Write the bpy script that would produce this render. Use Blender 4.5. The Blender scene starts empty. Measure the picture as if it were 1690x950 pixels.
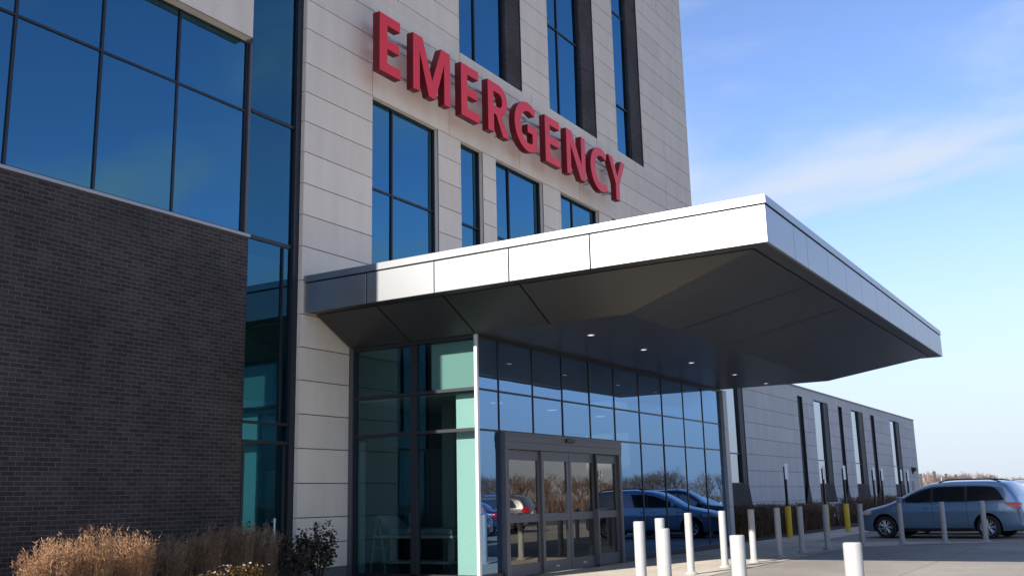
import bpy, bmesh, math, random
from mathutils import Vector, Matrix
R = math.radians
random.seed(7)
scene = bpy.context.scene
COL = scene.collection

# ------------------------------------------------------------------ helpers
def tag(o, label=None, cat=None, group=None, kind=None):
    if label: o['label'] = label
    if cat: o['category'] = cat
    if group: o['group'] = group
    if kind: o['kind'] = kind
    return o

def empty(name, loc=(0, 0, 0), rz=0.0, label=None, cat=None, group=None):
    o = bpy.data.objects.new(name, None)
    COL.objects.link(o)
    o.location = loc
    o.rotation_euler = (0, 0, rz)
    return tag(o, label, cat, group)

class MB:
    """collects faces; build() links them as one mesh object"""
    def __init__(s):
        s.v = []; s.f = []; s.m = []
    def quad(s, a, b, c, d, mi=0):
        n = len(s.v); s.v += [tuple(a), tuple(b), tuple(c), tuple(d)]; s.f.append((n, n+1, n+2, n+3)); s.m.append(mi)
    def poly(s, pts, mi=0):
        n = len(s.v); s.v += [tuple(p) for p in pts]; s.f.append(tuple(range(n, n+len(pts)))); s.m.append(mi)
    def box(s, x0, x1, y0, y1, z0, z1, mi=0):
        n = len(s.v)
        s.v += [(x0,y0,z0),(x1,y0,z0),(x1,y1,z0),(x0,y1,z0),(x0,y0,z1),(x1,y0,z1),(x1,y1,z1),(x0,y1,z1)]
        for f in ((0,3,2,1),(4,5,6,7),(0,1,5,4),(1,2,6,5),(2,3,7,6),(3,0,4,7)):
            s.f.append(tuple(n+i for i in f)); s.m.append(mi)
    def bar(s, p, q, r0, r1=None, n=8, mi=0, caps=True):
        p = Vector(p); q = Vector(q); r1 = r0 if r1 is None else r1
        d = (q-p).normalized(); a = d.orthogonal().normalized(); b = d.cross(a)
        k = len(s.v)
        for (c, r) in ((p, r0), (q, r1)):
            for i in range(n):
                t = 2*math.pi*i/n
                s.v.append(tuple(c + (a*math.cos(t)+b*math.sin(t))*r))
        for i in range(n):
            j = (i+1) % n
            s.f.append((k+i, k+j, k+n+j, k+n+i)); s.m.append(mi)
        if caps:
            s.f.append(tuple(k+i for i in reversed(range(n)))); s.m.append(mi)
            s.f.append(tuple(k+n+i for i in range(n))); s.m.append(mi)
    def lathe(s, prof, n=24, c=(0, 0, 0), axis='z', mi=0):
        k = len(s.v)
        for (r, h) in prof:
            for i in range(n):
                t = 2*math.pi*i/n
                x, y = r*math.cos(t), r*math.sin(t)
                p = (x, y, h) if axis == 'z' else (x, h, y)
                s.v.append((c[0]+p[0], c[1]+p[1], c[2]+p[2]))
        for j in range(len(prof)-1):
            for i in range(n):
                i2 = (i+1) % n
                a, b, c2, d = k+j*n+i, k+j*n+i2, k+(j+1)*n+i2, k+(j+1)*n+i
                s.f.append((a, b, c2, d) if axis == 'z' else (d, c2, b, a)); s.m.append(mi)
    def xf(s, M):
        s.v = [tuple(M @ Vector(p)) for p in s.v]; return s
    def build(s, name, mat, parent=None, smooth=False, merge=False, bevel=0.0, angle=35):
        me = bpy.data.meshes.new(name)
        me.from_pydata(s.v, [], s.f)
        mats = mat if isinstance(mat, (list, tuple)) else [mat]
        for m in mats: me.materials.append(m)
        me.polygons.foreach_set('material_index', s.m)
        if merge or bevel:
            bm = bmesh.new(); bm.from_mesh(me)
            bmesh.ops.remove_doubles(bm, verts=bm.verts, dist=1e-5)
            bmesh.ops.recalc_face_normals(bm, faces=bm.faces)
            if bevel:
                ed = [e for e in bm.edges if len(e.link_faces) == 2 and e.calc_face_angle(0) > R(40)]
                bmesh.ops.bevel(bm, geom=ed, offset=bevel, segments=2, affect='EDGES', profile=0.6)
            bm.to_mesh(me); bm.free()
        if smooth:
            me.polygons.foreach_set('use_smooth', [True]*len(me.polygons))
            me.set_sharp_from_angle(angle=R(angle))
        me.update()
        o = bpy.data.objects.new(name, me)
        COL.objects.link(o)
        if parent: o.parent = parent
        return o

def kids(o): return [c for c in o.children]
def copy_tree(o, parent=None):
    c = o.copy(); COL.objects.link(c); c.parent = parent
    for ch in kids(o): copy_tree(ch, c)
    return c

def local(mb, root):
    """mesh collected in world coordinates -> root's frame (roots here are unrotated)"""
    l = root.location
    mb.v = [(x-l[0], y-l[1], z-l[2]) for x, y, z in mb.v]
    return mb

# ------------------------------------------------------------------ materials
class NT:
    def __init__(s, name):
        s.mat = bpy.data.materials.new(name); s.mat.use_nodes = True
        s.t = s.mat.node_tree; s.t.nodes.clear()
        s.out = s.t.nodes.new('ShaderNodeOutputMaterial')
    def n(s, typ, **kw):
        nd = s.t.nodes.new(typ)
        for k, v in kw.items():
            if k.startswith('i_'): nd.inputs[k[2:].replace('_', ' ')].default_value = v
            else: setattr(nd, k, v)
        return nd
    def l(s, a, b): s.t.links.new(a, b)

def col4(c): return (c[0], c[1], c[2], 1.0)

def principled(name, c, rough=0.6, metal=0.0, spec=0.5, var=0.0, scale=3.0, bump=0.0, bscale=60.0, coat=0.0, stretch=None, emit=None, estr=0.0):
    """plain material with low-contrast procedural mottling of its own colour and a fine bump"""
    T = NT(name)
    b = T.n('ShaderNodeBsdfPrincipled')
    b.inputs['Base Color'].default_value = col4(c)
    b.inputs['Roughness'].default_value = rough
    b.inputs['Metallic'].default_value = metal
    b.inputs['Specular IOR Level'].default_value = spec
    b.inputs['Coat Weight'].default_value = coat
    b.inputs['Coat Roughness'].default_value = 0.04
    if emit:
        b.inputs['Emission Color'].default_value = col4(emit); b.inputs['Emission Strength'].default_value = estr
    if var or bump:
        tc = T.n('ShaderNodeTexCoord')
        mp = T.n('ShaderNodeMapping'); T.l(tc.outputs['Object'], mp.inputs['Vector'])
        if stretch: mp.inputs['Scale'].default_value = stretch
    if var:
        nz = T.n('ShaderNodeTexNoise'); nz.inputs['Scale'].default_value = scale; nz.inputs['Detail'].default_value = 6; nz.inputs['Roughness'].default_value = 0.62
        T.l(mp.outputs[0], nz.inputs['Vector'])
        mr = T.n('ShaderNodeMapRange'); mr.inputs[1].default_value = 0.25; mr.inputs[2].default_value = 0.75
        mr.inputs[3].default_value = 1-var; mr.inputs[4].default_value = 1+var
        T.l(nz.outputs['Fac'], mr.inputs[0])
        mx = T.n('ShaderNodeMix', data_type='RGBA', blend_type='MULTIPLY'); mx.inputs[0].default_value = 1
        mx.inputs[6].default_value = col4(c); T.l(mr.outputs[0], mx.inputs[7])
        T.l(mx.outputs[2], b.inputs['Base Color'])
    if bump:
        n2 = T.n('ShaderNodeTexNoise'); n2.inputs['Scale'].default_value = bscale; n2.inputs['Detail'].default_value = 4
        T.l(tc.outputs['Object'], n2.inputs['Vector'])
        bp = T.n('ShaderNodeBump'); bp.inputs['Strength'].default_value = bump; bp.inputs['Distance'].default_value = 0.01
        T.l(n2.outputs['Fac'], bp.inputs['Height']); T.l(bp.outputs[0], b.inputs['Normal'])
    T.l(b.outputs[0], T.out.inputs[0])
    return T.mat

def glass(name, tint, base=0.16, refl=(1, 1, 1), wavy=0.0):
    """coated window glass: a mirror-like share that grows at grazing angles over a tinted see-through share"""
    T = NT(name)
    lw = T.n('ShaderNodeLayerWeight'); lw.inputs['Blend'].default_value = 0.5
    pw = T.n('ShaderNodeMath', operation='POWER'); pw.inputs[1].default_value = 4.0
    T.l(lw.outputs['Facing'], pw.inputs[0])
    mr = T.n('ShaderNodeMapRange'); mr.inputs[3].default_value = base; mr.inputs[4].default_value = 1.0
    T.l(pw.outputs[0], mr.inputs[0])
    tr = T.n('ShaderNodeBsdfTransparent'); tr.inputs[0].default_value = col4(tint)
    gl = T.n('ShaderNodeBsdfGlossy'); gl.inputs['Color'].default_value = col4(refl); gl.inputs['Roughness'].default_value = 0.0
    if wavy:
        tc = T.n('ShaderNodeTexCoord'); nz = T.n('ShaderNodeTexNoise'); nz.inputs['Scale'].default_value = 0.9; nz.inputs['Detail'].default_value = 1
        T.l(tc.outputs['Object'], nz.inputs['Vector'])
        bp = T.n('ShaderNodeBump'); bp.inputs['Strength'].default_value = wavy; bp.inputs['Distance'].default_value = 0.02
        T.l(nz.outputs['Fac'], bp.inputs['Height']); T.l(bp.outputs[0], gl.inputs['Normal'])
    mx = T.n('ShaderNodeMixShader')
    T.l(mr.outputs[0], mx.inputs[0]); T.l(tr.outputs[0], mx.inputs[1]); T.l(gl.outputs[0], mx.inputs[2])
    T.l(mx.outputs[0], T.out.inputs[0])
    return T.mat

def brick_mat(name, c1, c2, mortar, bw=0.203, bh=0.0677):
    T = NT(name)
    tc = T.n('ShaderNodeTexCoord'); sp = T.n('ShaderNodeSeparateXYZ'); T.l(tc.outputs['Object'], sp.inputs[0])
    ad = T.n('ShaderNodeMath', operation='ADD'); T.l(sp.outputs[0], ad.inputs[0]); T.l(sp.outputs[1], ad.inputs[1])
    cb = T.n('ShaderNodeCombineXYZ'); T.l(ad.outputs[0], cb.inputs[0]); T.l(sp.outputs[2], cb.inputs[1])
    def bt(a, b_, m):
        k = T.n('ShaderNodeTexBrick'); k.offset = 0.5
        k.inputs['Color1'].default_value = col4(a); k.inputs['Color2'].default_value = col4(b_); k.inputs['Mortar'].default_value = col4(m)
        k.inputs['Scale'].default_value = 1.0; k.inputs['Brick Width'].default_value = bw; k.inputs['Row Height'].default_value = bh
        k.inputs['Mortar Size'].default_value = 0.006; k.inputs['Mortar Smooth'].default_value = 0.15; k.inputs['Bias'].default_value = -0.1
        T.l(cb.outputs[0], k.inputs['Vector']); return k
    k = bt(c1, c2, mortar)
    nz = T.n('ShaderNodeTexNoise'); nz.inputs['Scale'].default_value = 0.9; nz.inputs['Detail'].default_value = 5
    T.l(cb.outputs[0], nz.inputs['Vector'])
    n2 = T.n('ShaderNodeTexNoise'); n2.inputs['Scale'].default_value = 90; n2.inputs['Detail'].default_value = 3
    T.l(cb.outputs[0], n2.inputs['Vector'])
    mr = T.n('ShaderNodeMapRange'); mr.inputs[1].default_value = .25; mr.inputs[2].default_value = .75; mr.inputs[3].default_value = .72; mr.inputs[4].default_value = 1.28
    T.l(nz.outputs['Fac'], mr.inputs[0])
    mx = T.n('ShaderNodeMix', data_type='RGBA', blend_type='MULTIPLY'); mx.inputs[0].default_value = 1
    T.l(k.outputs['Color'], mx.inputs[6]); T.l(mr.outputs[0], mx.inputs[7])
    b = T.n('ShaderNodeBsdfPrincipled'); b.inputs['Roughness'].default_value = 0.8; b.inputs['Specular IOR Level'].default_value = 0.3
    T.l(mx.outputs[2], b.inputs['Base Color'])
    inv = T.n('ShaderNodeMath', operation='MULTIPLY_ADD'); inv.inputs[1].default_value = -1.0
    T.l(k.outputs['Fac'], inv.inputs[0])
    m2 = T.n('ShaderNodeMath', operation='MULTIPLY'); m2.inputs[1].default_value = 0.25
    T.l(n2.outputs['Fac'], m2.inputs[0]); T.l(m2.outputs[0], inv.inputs[2])
    bp = T.n('ShaderNodeBump'); bp.inputs['Strength'].default_value = 0.6; bp.inputs['Distance'].default_value = 0.006
    T.l(inv.outputs[0], bp.inputs['Height']); T.l(bp.outputs[0], b.inputs['Normal'])
    T.l(b.outputs[0], T.out.inputs[0])
    return T.mat

def concrete_mat(name, c, joint, jw=2.4, jh=2.4, jsize=0.012, offs=(0, 0)):
    T = NT(name)
    tc = T.n('ShaderNodeTexCoord')
    mp = T.n('ShaderNodeMapping'); mp.inputs['Location'].default_value = (offs[0], offs[1], 0); T.l(tc.outputs['Object'], mp.inputs[0])
    k = T.n('ShaderNodeTexBrick'); k.offset = 0.0
    k.inputs['Color1'].default_value = (.95, .95, .95, 1); k.inputs['Color2'].default_value = (1.05, 1.05, 1.04, 1); k.inputs['Mortar'].default_value = col4(joint)
    k.inputs['Scale'].default_value = 1; k.inputs['Brick Width'].default_value = jw; k.inputs['Row Height'].default_value = jh
    k.inputs['Mortar Size'].default_value = jsize; k.inputs['Mortar Smooth'].default_value = 0.1
    T.l(mp.outputs[0], k.inputs['Vector'])
    def nz(sc, det, lo, hi):
        n_ = T.n('ShaderNodeTexNoise'); n_.inputs['Scale'].default_value = sc; n_.inputs['Detail'].default_value = det; n_.inputs['Roughness'].default_value = .65
        T.l(tc.outputs['Object'], n_.inputs['Vector'])
        r = T.n('ShaderNodeMapRange'); r.inputs[1].default_value = .28; r.inputs[2].default_value = .72; r.inputs[3].default_value = lo; r.inputs[4].default_value = hi
        T.l(n_.outputs['Fac'], r.inputs[0]); return r, n_
    a, _ = nz(0.45, 6, .74, 1.16); d, _ = nz(7, 8, .9, 1.08); g, gn = nz(120, 3, .9, 1.1)
    cur = None
    m0 = T.n('ShaderNodeMix', data_type='RGBA', blend_type='MULTIPLY'); m0.inputs[0].default_value = 1; m0.inputs[6].default_value = col4(c)
    T.l(k.outputs['Color'], m0.inputs[7]); cur = m0.outputs[2]
    for r in (a, d, g):
        m = T.n('ShaderNodeMix', data_type='RGBA', blend_type='MULTIPLY'); m.inputs[0].default_value = 1
        T.l(cur, m.inputs[6]); T.l(r.outputs[0], m.inputs[7]); cur = m.outputs[2]
    b = T.n('ShaderNodeBsdfPrincipled'); b.inputs['Roughness'].default_value = .85; b.inputs['Specular IOR Level'].default_value = .25
    T.l(cur, b.inputs['Base Color'])
    bp = T.n('ShaderNodeBump'); bp.inputs['Strength'].default_value = .25; bp.inputs['Distance'].default_value = .004
    T.l(gn.outputs['Fac'], bp.inputs['Height']); T.l(bp.outputs[0], b.inputs['Normal'])
    T.l(b.outputs[0], T.out.inputs[0])
    return T.mat

def island_mat(name, cols, rough=.8, trans=0.0):
    """vegetation: each blade or leaf takes its own tone"""
    T = NT(name)
    g = T.n('ShaderNodeNewGeometry'); cr = T.n('ShaderNodeValToRGB')
    el = cr.color_ramp.elements
    while len(el) < len(cols): el.new(0.5)
    for i, c in enumerate(cols):
        el[i].position = i/(len(cols)-1); el[i].color = col4(c)
    T.l(g.outputs['Random Per Island'], cr.inputs[0])
    b = T.n('ShaderNodeBsdfPrincipled'); b.inputs['Roughness'].default_value = rough; b.inputs['Specular IOR Level'].default_value = .2
    T.l(cr.outputs[0], b.inputs['Base Color'])
    if trans:
        t = T.n('ShaderNodeBsdfTranslucent'); T.l(cr.outputs[0], t.inputs[0])
        mx = T.n('ShaderNodeMixShader'); mx.inputs[0].default_value = trans
        T.l(b.outputs[0], mx.inputs[1]); T.l(t.outputs[0], mx.inputs[2]); T.l(mx.outputs[0], T.out.inputs[0])
    else:
        T.l(b.outputs[0], T.out.inputs[0])
    return T.mat

def limestone_mat(name, c):
    """precast stone: each panel its own slight tone, faint vertical weathering"""
    T = NT(name)
    g = T.n('ShaderNodeNewGeometry'); tc = T.n('ShaderNodeTexCoord')
    mr = T.n('ShaderNodeMapRange'); mr.inputs[3].default_value = .95; mr.inputs[4].default_value = 1.05
    T.l(g.outputs['Random Per Island'], mr.inputs[0])
    mp = T.n('ShaderNodeMapping'); mp.inputs['Scale'].default_value = (1.6, 1.6, .35); T.l(tc.outputs['Object'], mp.inputs[0])
    n1 = T.n('ShaderNodeTexNoise'); n1.inputs['Scale'].default_value = 1.2; n1.inputs['Detail'].default_value = 7; n1.inputs['Roughness'].default_value = .65
    T.l(mp.outputs[0], n1.inputs['Vector'])
    r1 = T.n('ShaderNodeMapRange'); r1.inputs[1].default_value = .3; r1.inputs[2].default_value = .7; r1.inputs[3].default_value = .92; r1.inputs[4].default_value = 1.06
    T.l(n1.outputs['Fac'], r1.inputs[0])
    n2 = T.n('ShaderNodeTexNoise'); n2.inputs['Scale'].default_value = 45; n2.inputs['Detail'].default_value = 5
    T.l(tc.outputs['Object'], n2.inputs['Vector'])
    r2 = T.n('ShaderNodeMapRange'); r2.inputs[1].default_value = .3; r2.inputs[2].default_value = .7; r2.inputs[3].default_value = .96; r2.inputs[4].default_value = 1.04
    T.l(n2.outputs['Fac'], r2.inputs[0])
    cur = None
    for i, r in enumerate((mr, r1, r2)):
        m = T.n('ShaderNodeMix', data_type='RGBA', blend_type='MULTIPLY'); m.inputs[0].default_value = 1
        if i == 0: m.inputs[6].default_value = col4(c)
        else: T.l(cur, m.inputs[6])
        T.l(r.outputs[0], m.inputs[7]); cur = m.outputs[2]
    b = T.n('ShaderNodeBsdfPrincipled'); b.inputs['Roughness'].default_value = .85; b.inputs['Specular IOR Level'].default_value = .25
    T.l(cur, b.inputs['Base Color'])
    bp = T.n('ShaderNodeBump'); bp.inputs['Strength'].default_value = .15; bp.inputs['Distance'].default_value = .004
    T.l(n2.outputs['Fac'], bp.inputs['Height']); T.l(bp.outputs[0], b.inputs['Normal'])
    T.l(b.outputs[0], T.out.inputs[0])
    return T.mat

LIME = limestone_mat('limestone', (.69, .605, .51))
LIME2 = limestone_mat('grey_precast', (.54, .52, .50))
JOINT = principled('joint_sealant', (.13, .12, .11), .9)
BRICK = brick_mat('dark_brick', (.029, .022, .021), (.057, .044, .041), (.098, .088, .085))
ALU_DARK = principled('dark_anodised_frame', (.022, .024, .030), .42, .3)
ALU_GREY = principled('grey_anodised_frame', (.10, .10, .112), .45, .35, var=.06, scale=5)
ALU_LIGHT = principled('brushed_metal_trim', (.62, .62, .63), .35, .6)
FASCIA = principled('silver_metal_panel', (.34, .35, .365), .38, .85, var=.03, scale=1.2)
SOFFIT = principled('charcoal_soffit_panel', (.031, .0325, .035), .34, .0, .5, var=.08, scale=1.0)
ROOFM = principled('pale_roof_membrane', (.72, .66, .56), .8, var=.08, scale=.8)
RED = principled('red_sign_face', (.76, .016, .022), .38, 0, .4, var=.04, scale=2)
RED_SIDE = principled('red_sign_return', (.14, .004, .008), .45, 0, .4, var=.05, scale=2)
STEEL = principled('galvanised_steel', (.42, .42, .43), .4, .7)
GL_BLUE = glass('blue_coated_glass', (.10, .15, .2), .50, (.14, .37, .52), .14)
GL_FRONT = glass('vestibule_front_glass', (.12, .22, .25), .44, (.32, .54, .86), .03)
GL_SIDE = glass('vestibule_side_glass', (.50, .67, .65), .15, (.40, .78, .90), .03)
GL_LINK = glass('teal_link_glass', (.27, .50, .52), .24, (.18, .50, .68), .05)
GL_DOOR = glass('door_glass', (.36, .38, .36), .30, (.56, .54, .50), .02)
GL_WING = glass('wing_glass', (.1, .12, .14), .34, (.82, .9, 1.0), .03)
DARKROOM = principled('dim_interior_finish', (.07, .075, .08), .8, var=.2, scale=.6)
INT_WALL = principled('interior_plaster', (.2, .21, .2), .8)
LINKFIN = principled('pale_lobby_finish', (.42, .44, .42), .8)
LINEN = principled('blue_grey_linen', (.11, .14, .15), .9, var=.15, scale=6)
DARKPANEL = principled('dark_wall_panel', (.016, .017, .021), .6)
COLGREY = principled('column_cover', (.36, .36, .38), .45, .3, var=.04)
INT_DARK = principled('interior_dark_partition', (.025, .03, .032), .7)
INT_FLOOR = principled('interior_floor_tile', (.16, .15, .14), .35, var=.1, scale=2)
WHITE = principled('white_panel', (.66, .68, .655), .55)
SPAN = principled('spandrel_backpan', (.36, .42, .40), .5)
BOLL = principled('pale_bollard_cover', (.31, .31, .305), .5, .05, .4, var=.10, scale=5, bump=.05)
BLACK = principled('black_powder_coat', (.012, .012, .013), .45)
YELLOW = principled('yellow_post_sleeve', (.62, .40, .012), .5, var=.08, scale=6)
ASPHALT = concrete_mat('asphalt', (.085, .082, .08), (.9, .9, .9), 40, 40, .002)
DRIVE = concrete_mat('driveway_concrete', (.245, .224, .196), (.42, .40, .38), 4.6, 4.6, .010, (1.1, .9))
WALK = concrete_mat('sidewalk_concrete', (.43, .385, .32), (.45, .42, .40), 1.75, 1.75, .009, (.3, .6))
BAND = concrete_mat('bollard_band_concrete', (.36, .33, .29), (.5, .5, .48), 1.75, 6, .008)
MULCH = principled('bark_mulch', (.055, .035, .024), .95, var=.4, scale=14, bump=.8, bscale=40)
GRAVEL = principled('roof_gravel', (.25, .24, .23), .9, var=.2, scale=10)
RUBBER = principled('tyre_rubber', (.016, .016, .017), .8)
WELL = principled('wheel_well', (.008, .008, .008), .95)
CARGLASS = principled('car_window_tint', (.014, .018, .022), .03, 0, 1.0, coat=1.0)
RIM = principled('alloy_rim', (.62, .63, .65), .25, .9)
CHROME = principled('bright_chrome', (.75, .76, .78), .12, 1)
TAIL = principled('tail_lamp_lens', (.55, .012, .015), .12, 0, .6, coat=.5)
AMBER = principled('amber_lamp_lens', (.55, .16, .03), .15)
HEADL = principled('headlamp_lens', (.62, .64, .66), .08, .2)
TRIM = principled('black_car_trim', (.02, .02, .022), .5)
LAMPW = principled('lit_downlight_lens', (.9, .88, .8), .4, emit=(1, .93, .8), estr=.7)
SIGNW = principled('white_sign_sheet', (.78, .78, .77), .45)

# ------------------------------------------------------------------ world, sun, camera
SUN_EL, SUN_AZ = 29.0, 13.0      # sun behind the building on the brick side
sd = Vector((-math.cos(R(SUN_AZ))*math.cos(R(SUN_EL)), math.sin(R(SUN_AZ))*math.cos(R(SUN_EL)), math.sin(R(SUN_EL))))
w = bpy.data.worlds.new('World'); scene.world = w; w.use_nodes = True
nt = w.node_tree; nt.nodes.clear()
N = nt.nodes.new; L = nt.links.new
wo = N('ShaderNodeOutputWorld'); bg = N('ShaderNodeBackground'); bg.inputs[1].default_value = 0.085
sky = N('ShaderNodeTexSky'); sky.sky_type = 'NISHITA'; sky.sun_disc = False
sky.sun_elevation = R(SUN_EL); sky.sun_rotation = math.atan2(sd.x, sd.y) % (2*math.pi)
sky.altitude = 200; sky.air_density = 1.0; sky.dust_density = 0.7; sky.ozone_density = 2.0
tc = N('ShaderNodeTexCoord'); sp = N('ShaderNodeSeparateXYZ'); L(tc.outputs['Generated'], sp.inputs[0])
zz = N('ShaderNodeMath'); zz.operation = 'ADD'; zz.inputs[1].default_value = 0.16; L(sp.outputs[2], zz.inputs[0])
zm = N('ShaderNodeMath'); zm.operation = 'MAXIMUM'; zm.inputs[1].default_value = 0.05; L(zz.outputs[0], zm.inputs[0])
dv = N('ShaderNodeVectorMath'); dv.operation = 'DIVIDE'; L(tc.outputs['Generated'], dv.inputs[0])
cmb = N('ShaderNodeCombineXYZ'); cmb.inputs[2].default_value = 1
L(zm.outputs[0], cmb.inputs[0]); L(zm.outputs[0], cmb.inputs[1]); L(cmb.outputs[0], dv.inputs[1])
mp = N('ShaderNodeMapping'); mp.inputs['Scale'].default_value = (1.0, 0.62, 1); mp.inputs['Rotation'].default_value = (0, 0, R(75)); mp.inputs['Location'].default_value = (8.42, 9.5, 0)
L(dv.outputs[0], mp.inputs[0])
nz = N('ShaderNodeTexNoise'); nz.inputs['Scale'].default_value = 1.9; nz.inputs['Detail'].default_value = 8; nz.inputs['Roughness'].default_value = 0.52; nz.inputs['Distortion'].default_value = 0.35
L(mp.outputs[0], nz.inputs['Vector'])
cr = N('ShaderNodeMapRange'); cr.interpolation_type = 'SMOOTHSTEP'; cr.inputs[1].default_value = .43; cr.inputs[2].default_value = .72; cr.inputs[3].default_value = 0; cr.inputs[4].default_value = .92
L(nz.outputs['Fac'], cr.inputs[0])
# thin veil that thickens toward the horizon
hz = N('ShaderNodeMapRange'); hz.interpolation_type = 'SMOOTHSTEP'; hz.inputs[1].default_value = -.02; hz.inputs[2].default_value = .33; hz.inputs[3].default_value = .97; hz.inputs[4].default_value = 0
L(sp.outputs[2], hz.inputs[0])
mxm = N('ShaderNodeMath'); mxm.operation = 'MAXIMUM'; L(cr.outputs[0], mxm.inputs[0]); L(hz.outputs[0], mxm.inputs[1])
mx = N('ShaderNodeMix'); mx.data_type = 'RGBA'; mx.inputs[7].default_value = (3.75, 4.2, 4.85, 1)
hs = N('ShaderNodeMix'); hs.data_type = 'RGBA'; hs.blend_type = 'MULTIPLY'; hs.inputs[0].default_value = 1; hs.inputs[7].default_value = (1.03, 1.06, 1.28, 1); L(sky.outputs[0], hs.inputs[6])
L(mxm.outputs[0], mx.inputs[0]); L(hs.outputs[2], mx.inputs[6]); L(mx.outputs[2], bg.inputs[0]); L(bg.outputs[0], wo.inputs[0])

sl = bpy.data.lights.new('sun', 'SUN'); sl.energy = 5.0; sl.angle = R(.53); sl.color = (1, .93, .83)
so = bpy.data.objects.new('sun', sl); COL.objects.link(so); so.location = (-40, 10, 60)
so.rotation_euler = sd.to_track_quat('Z', 'Y').to_euler()

yaw, pitch, roll = 0.544175, 0.208437, -0.023895
f = Vector((math.cos(yaw)*math.cos(pitch), math.sin(yaw)*math.cos(pitch), math.sin(pitch)))
r = Vector((math.sin(yaw), -math.cos(yaw), 0)); u = r.cross(f)
r2 = r*math.cos(roll)+u*math.sin(roll); u2 = u*math.cos(roll)-r*math.sin(roll)
cd = bpy.data.cameras.new('camera'); cam = bpy.data.objects.new('camera', cd); COL.objects.link(cam)
M = Matrix((r2, u2, -f)).transposed().to_4x4(); M.translation = Vector((0, 0, 1.4))
cam.matrix_world = M
cd.lens = 35.36; cd.sensor_width = 36; cd.clip_start = .05; cd.clip_end = 6000
scene.camera = cam
vs = scene.view_settings
vs.view_transform = 'Standard'; vs.look = 'None'; vs.exposure = 1.15; vs.gamma = 1; vs.use_curve_mapping = False
scene.cycles.max_bounces = 10; scene.cycles.transparent_max_bounces = 16; scene.cycles.glossy_bounces = 5; scene.cycles.diffuse_bounces = 5
scene.cycles.sample_clamp_indirect = 6
scene.cycles.use_denoising = True

# ------------------------------------------------------------------ ground
def sheet(name, x0, x1, y0, y1, z, mat):
    b = MB(); b.quad((x0, y0, z), (x1, y0, z), (x1, y1, z), (x0, y1, z))
    return tag(b.build(name, mat), kind='structure')
FIELD = principled('dry_field', (.15, .12, .07), .95, var=.25, scale=.05)
sheet('ground', -2500, 2500, -2500, 2500, -.012, FIELD)
sheet('parking_lot', -60, 150, -75, 60, -.008, ASPHALT)
sheet('driveway', -30, 74, -9, 14, -.004, DRIVE)
def strip(name, pts, z, mat):
    b = MB(); b.poly([(x, y, z) for x, y in pts]); return tag(b.build(name, mat), kind='structure')
row = [(8.6, 1.5), (9.4, 3.2), (10.6, 4.6), (12.2, 5.6), (14.0, 6.4), (16.3, 7.0), (18.2, 7.15), (27.2, 7.0), (28.6, 6.3), (29.9, 5.5), (30.5, 4.4), (31.2, 3.2)]
off = [(x-.35, y-.32) if x < 17 else ((x, y-.33) if x < 27.5 else (x-.3, y-.25)) for x, y in row]
strip('sidewalk', row + [(31.5, 10.4), (15.3, 10.4), (14.5, 9.4), (11.5, 8.5), (8.4, 4.0)], 0.0, WALK)
strip('bollard_band', off + list(reversed(row)), 0.004, BAND)
strip('side_walk', [(31.5, 8.6), (66, 8.6), (66, 10.4), (31.5, 10.4)], 0.001, WALK)
strip('planting_bed', [(6.0, 10.4), (11.3, 10.4), (14.6, 11.2), (15.2, 11.8), (15.2, 13.25), (6.0, 13.25)], 0.02, MULCH)
strip('shrub_bed', [(28.7, 10.45), (76, 10.45), (76, 13.0), (28.7, 13.0)], 0.02, MULCH)

# ------------------------------------------------------------------ panelled wall builder
def panel_wall(mb, x0, x1, zs, Y, openings, vjoints, gap=.019, depth=.022, vstep=None):
    """front panels in boxes with open joints; openings = (xa, xb, za, zb); mi 0 stone, 1 joint backing"""
    zb = sorted(set(zs + [z for o in openings for z in (o[2], o[3]) if zs[0] < z < zs[-1]]))
    for i in range(len(zb)-1):
        a, b = zb[i], zb[i+1]; zc = (a+b)/2
        ops = sorted([(o[0], o[1]) for o in openings if o[2] < zc < o[3]])
        cur = x0; spans = []
        for p, q in ops:
            if p > cur: spans.append((cur, p))
            cur = max(cur, q)
        if cur < x1: spans.append((cur, x1))
        za = a + (gap/2 if a in zs and a != zs[0] else 0); zt = b - (gap/2 if b in zs and b != zs[-1] else 0)
        for p, q in spans:
            mb.quad((p, Y+depth, a), (q, Y+depth, a), (q, Y+depth, b), (p, Y+depth, b), 1)
            cuts = [p]+[v for v in vjoints(zc) if p+.25 < v < q-.25]+[q]
            for k in range(len(cuts)-1):
                xa = cuts[k]+(gap/2 if k else 0); xb = cuts[k+1]-(gap/2 if k < len(cuts)-2 else 0)
                mb.box(xa, xb, Y, Y+depth-.001, za, zt, 0)

def reveal(mb, o, Y, d, mi=0):
    xa, xb, za, zb = o
    mb.quad((xa, Y, za), (xa, Y+d, za), (xa, Y+d, zb), (xa, Y, zb), mi)
    mb.quad((xb, Y+d, za), (xb, Y, za), (xb, Y, zb), (xb, Y+d, zb), mi)
    mb.quad((xa, Y+d, zb), (xb, Y+d, zb), (xb, Y, zb), (xa, Y, zb), mi)
    mb.quad((xa, Y, za), (xb, Y, za), (xb, Y+d, za), (xa, Y+d, za), mi)

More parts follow.
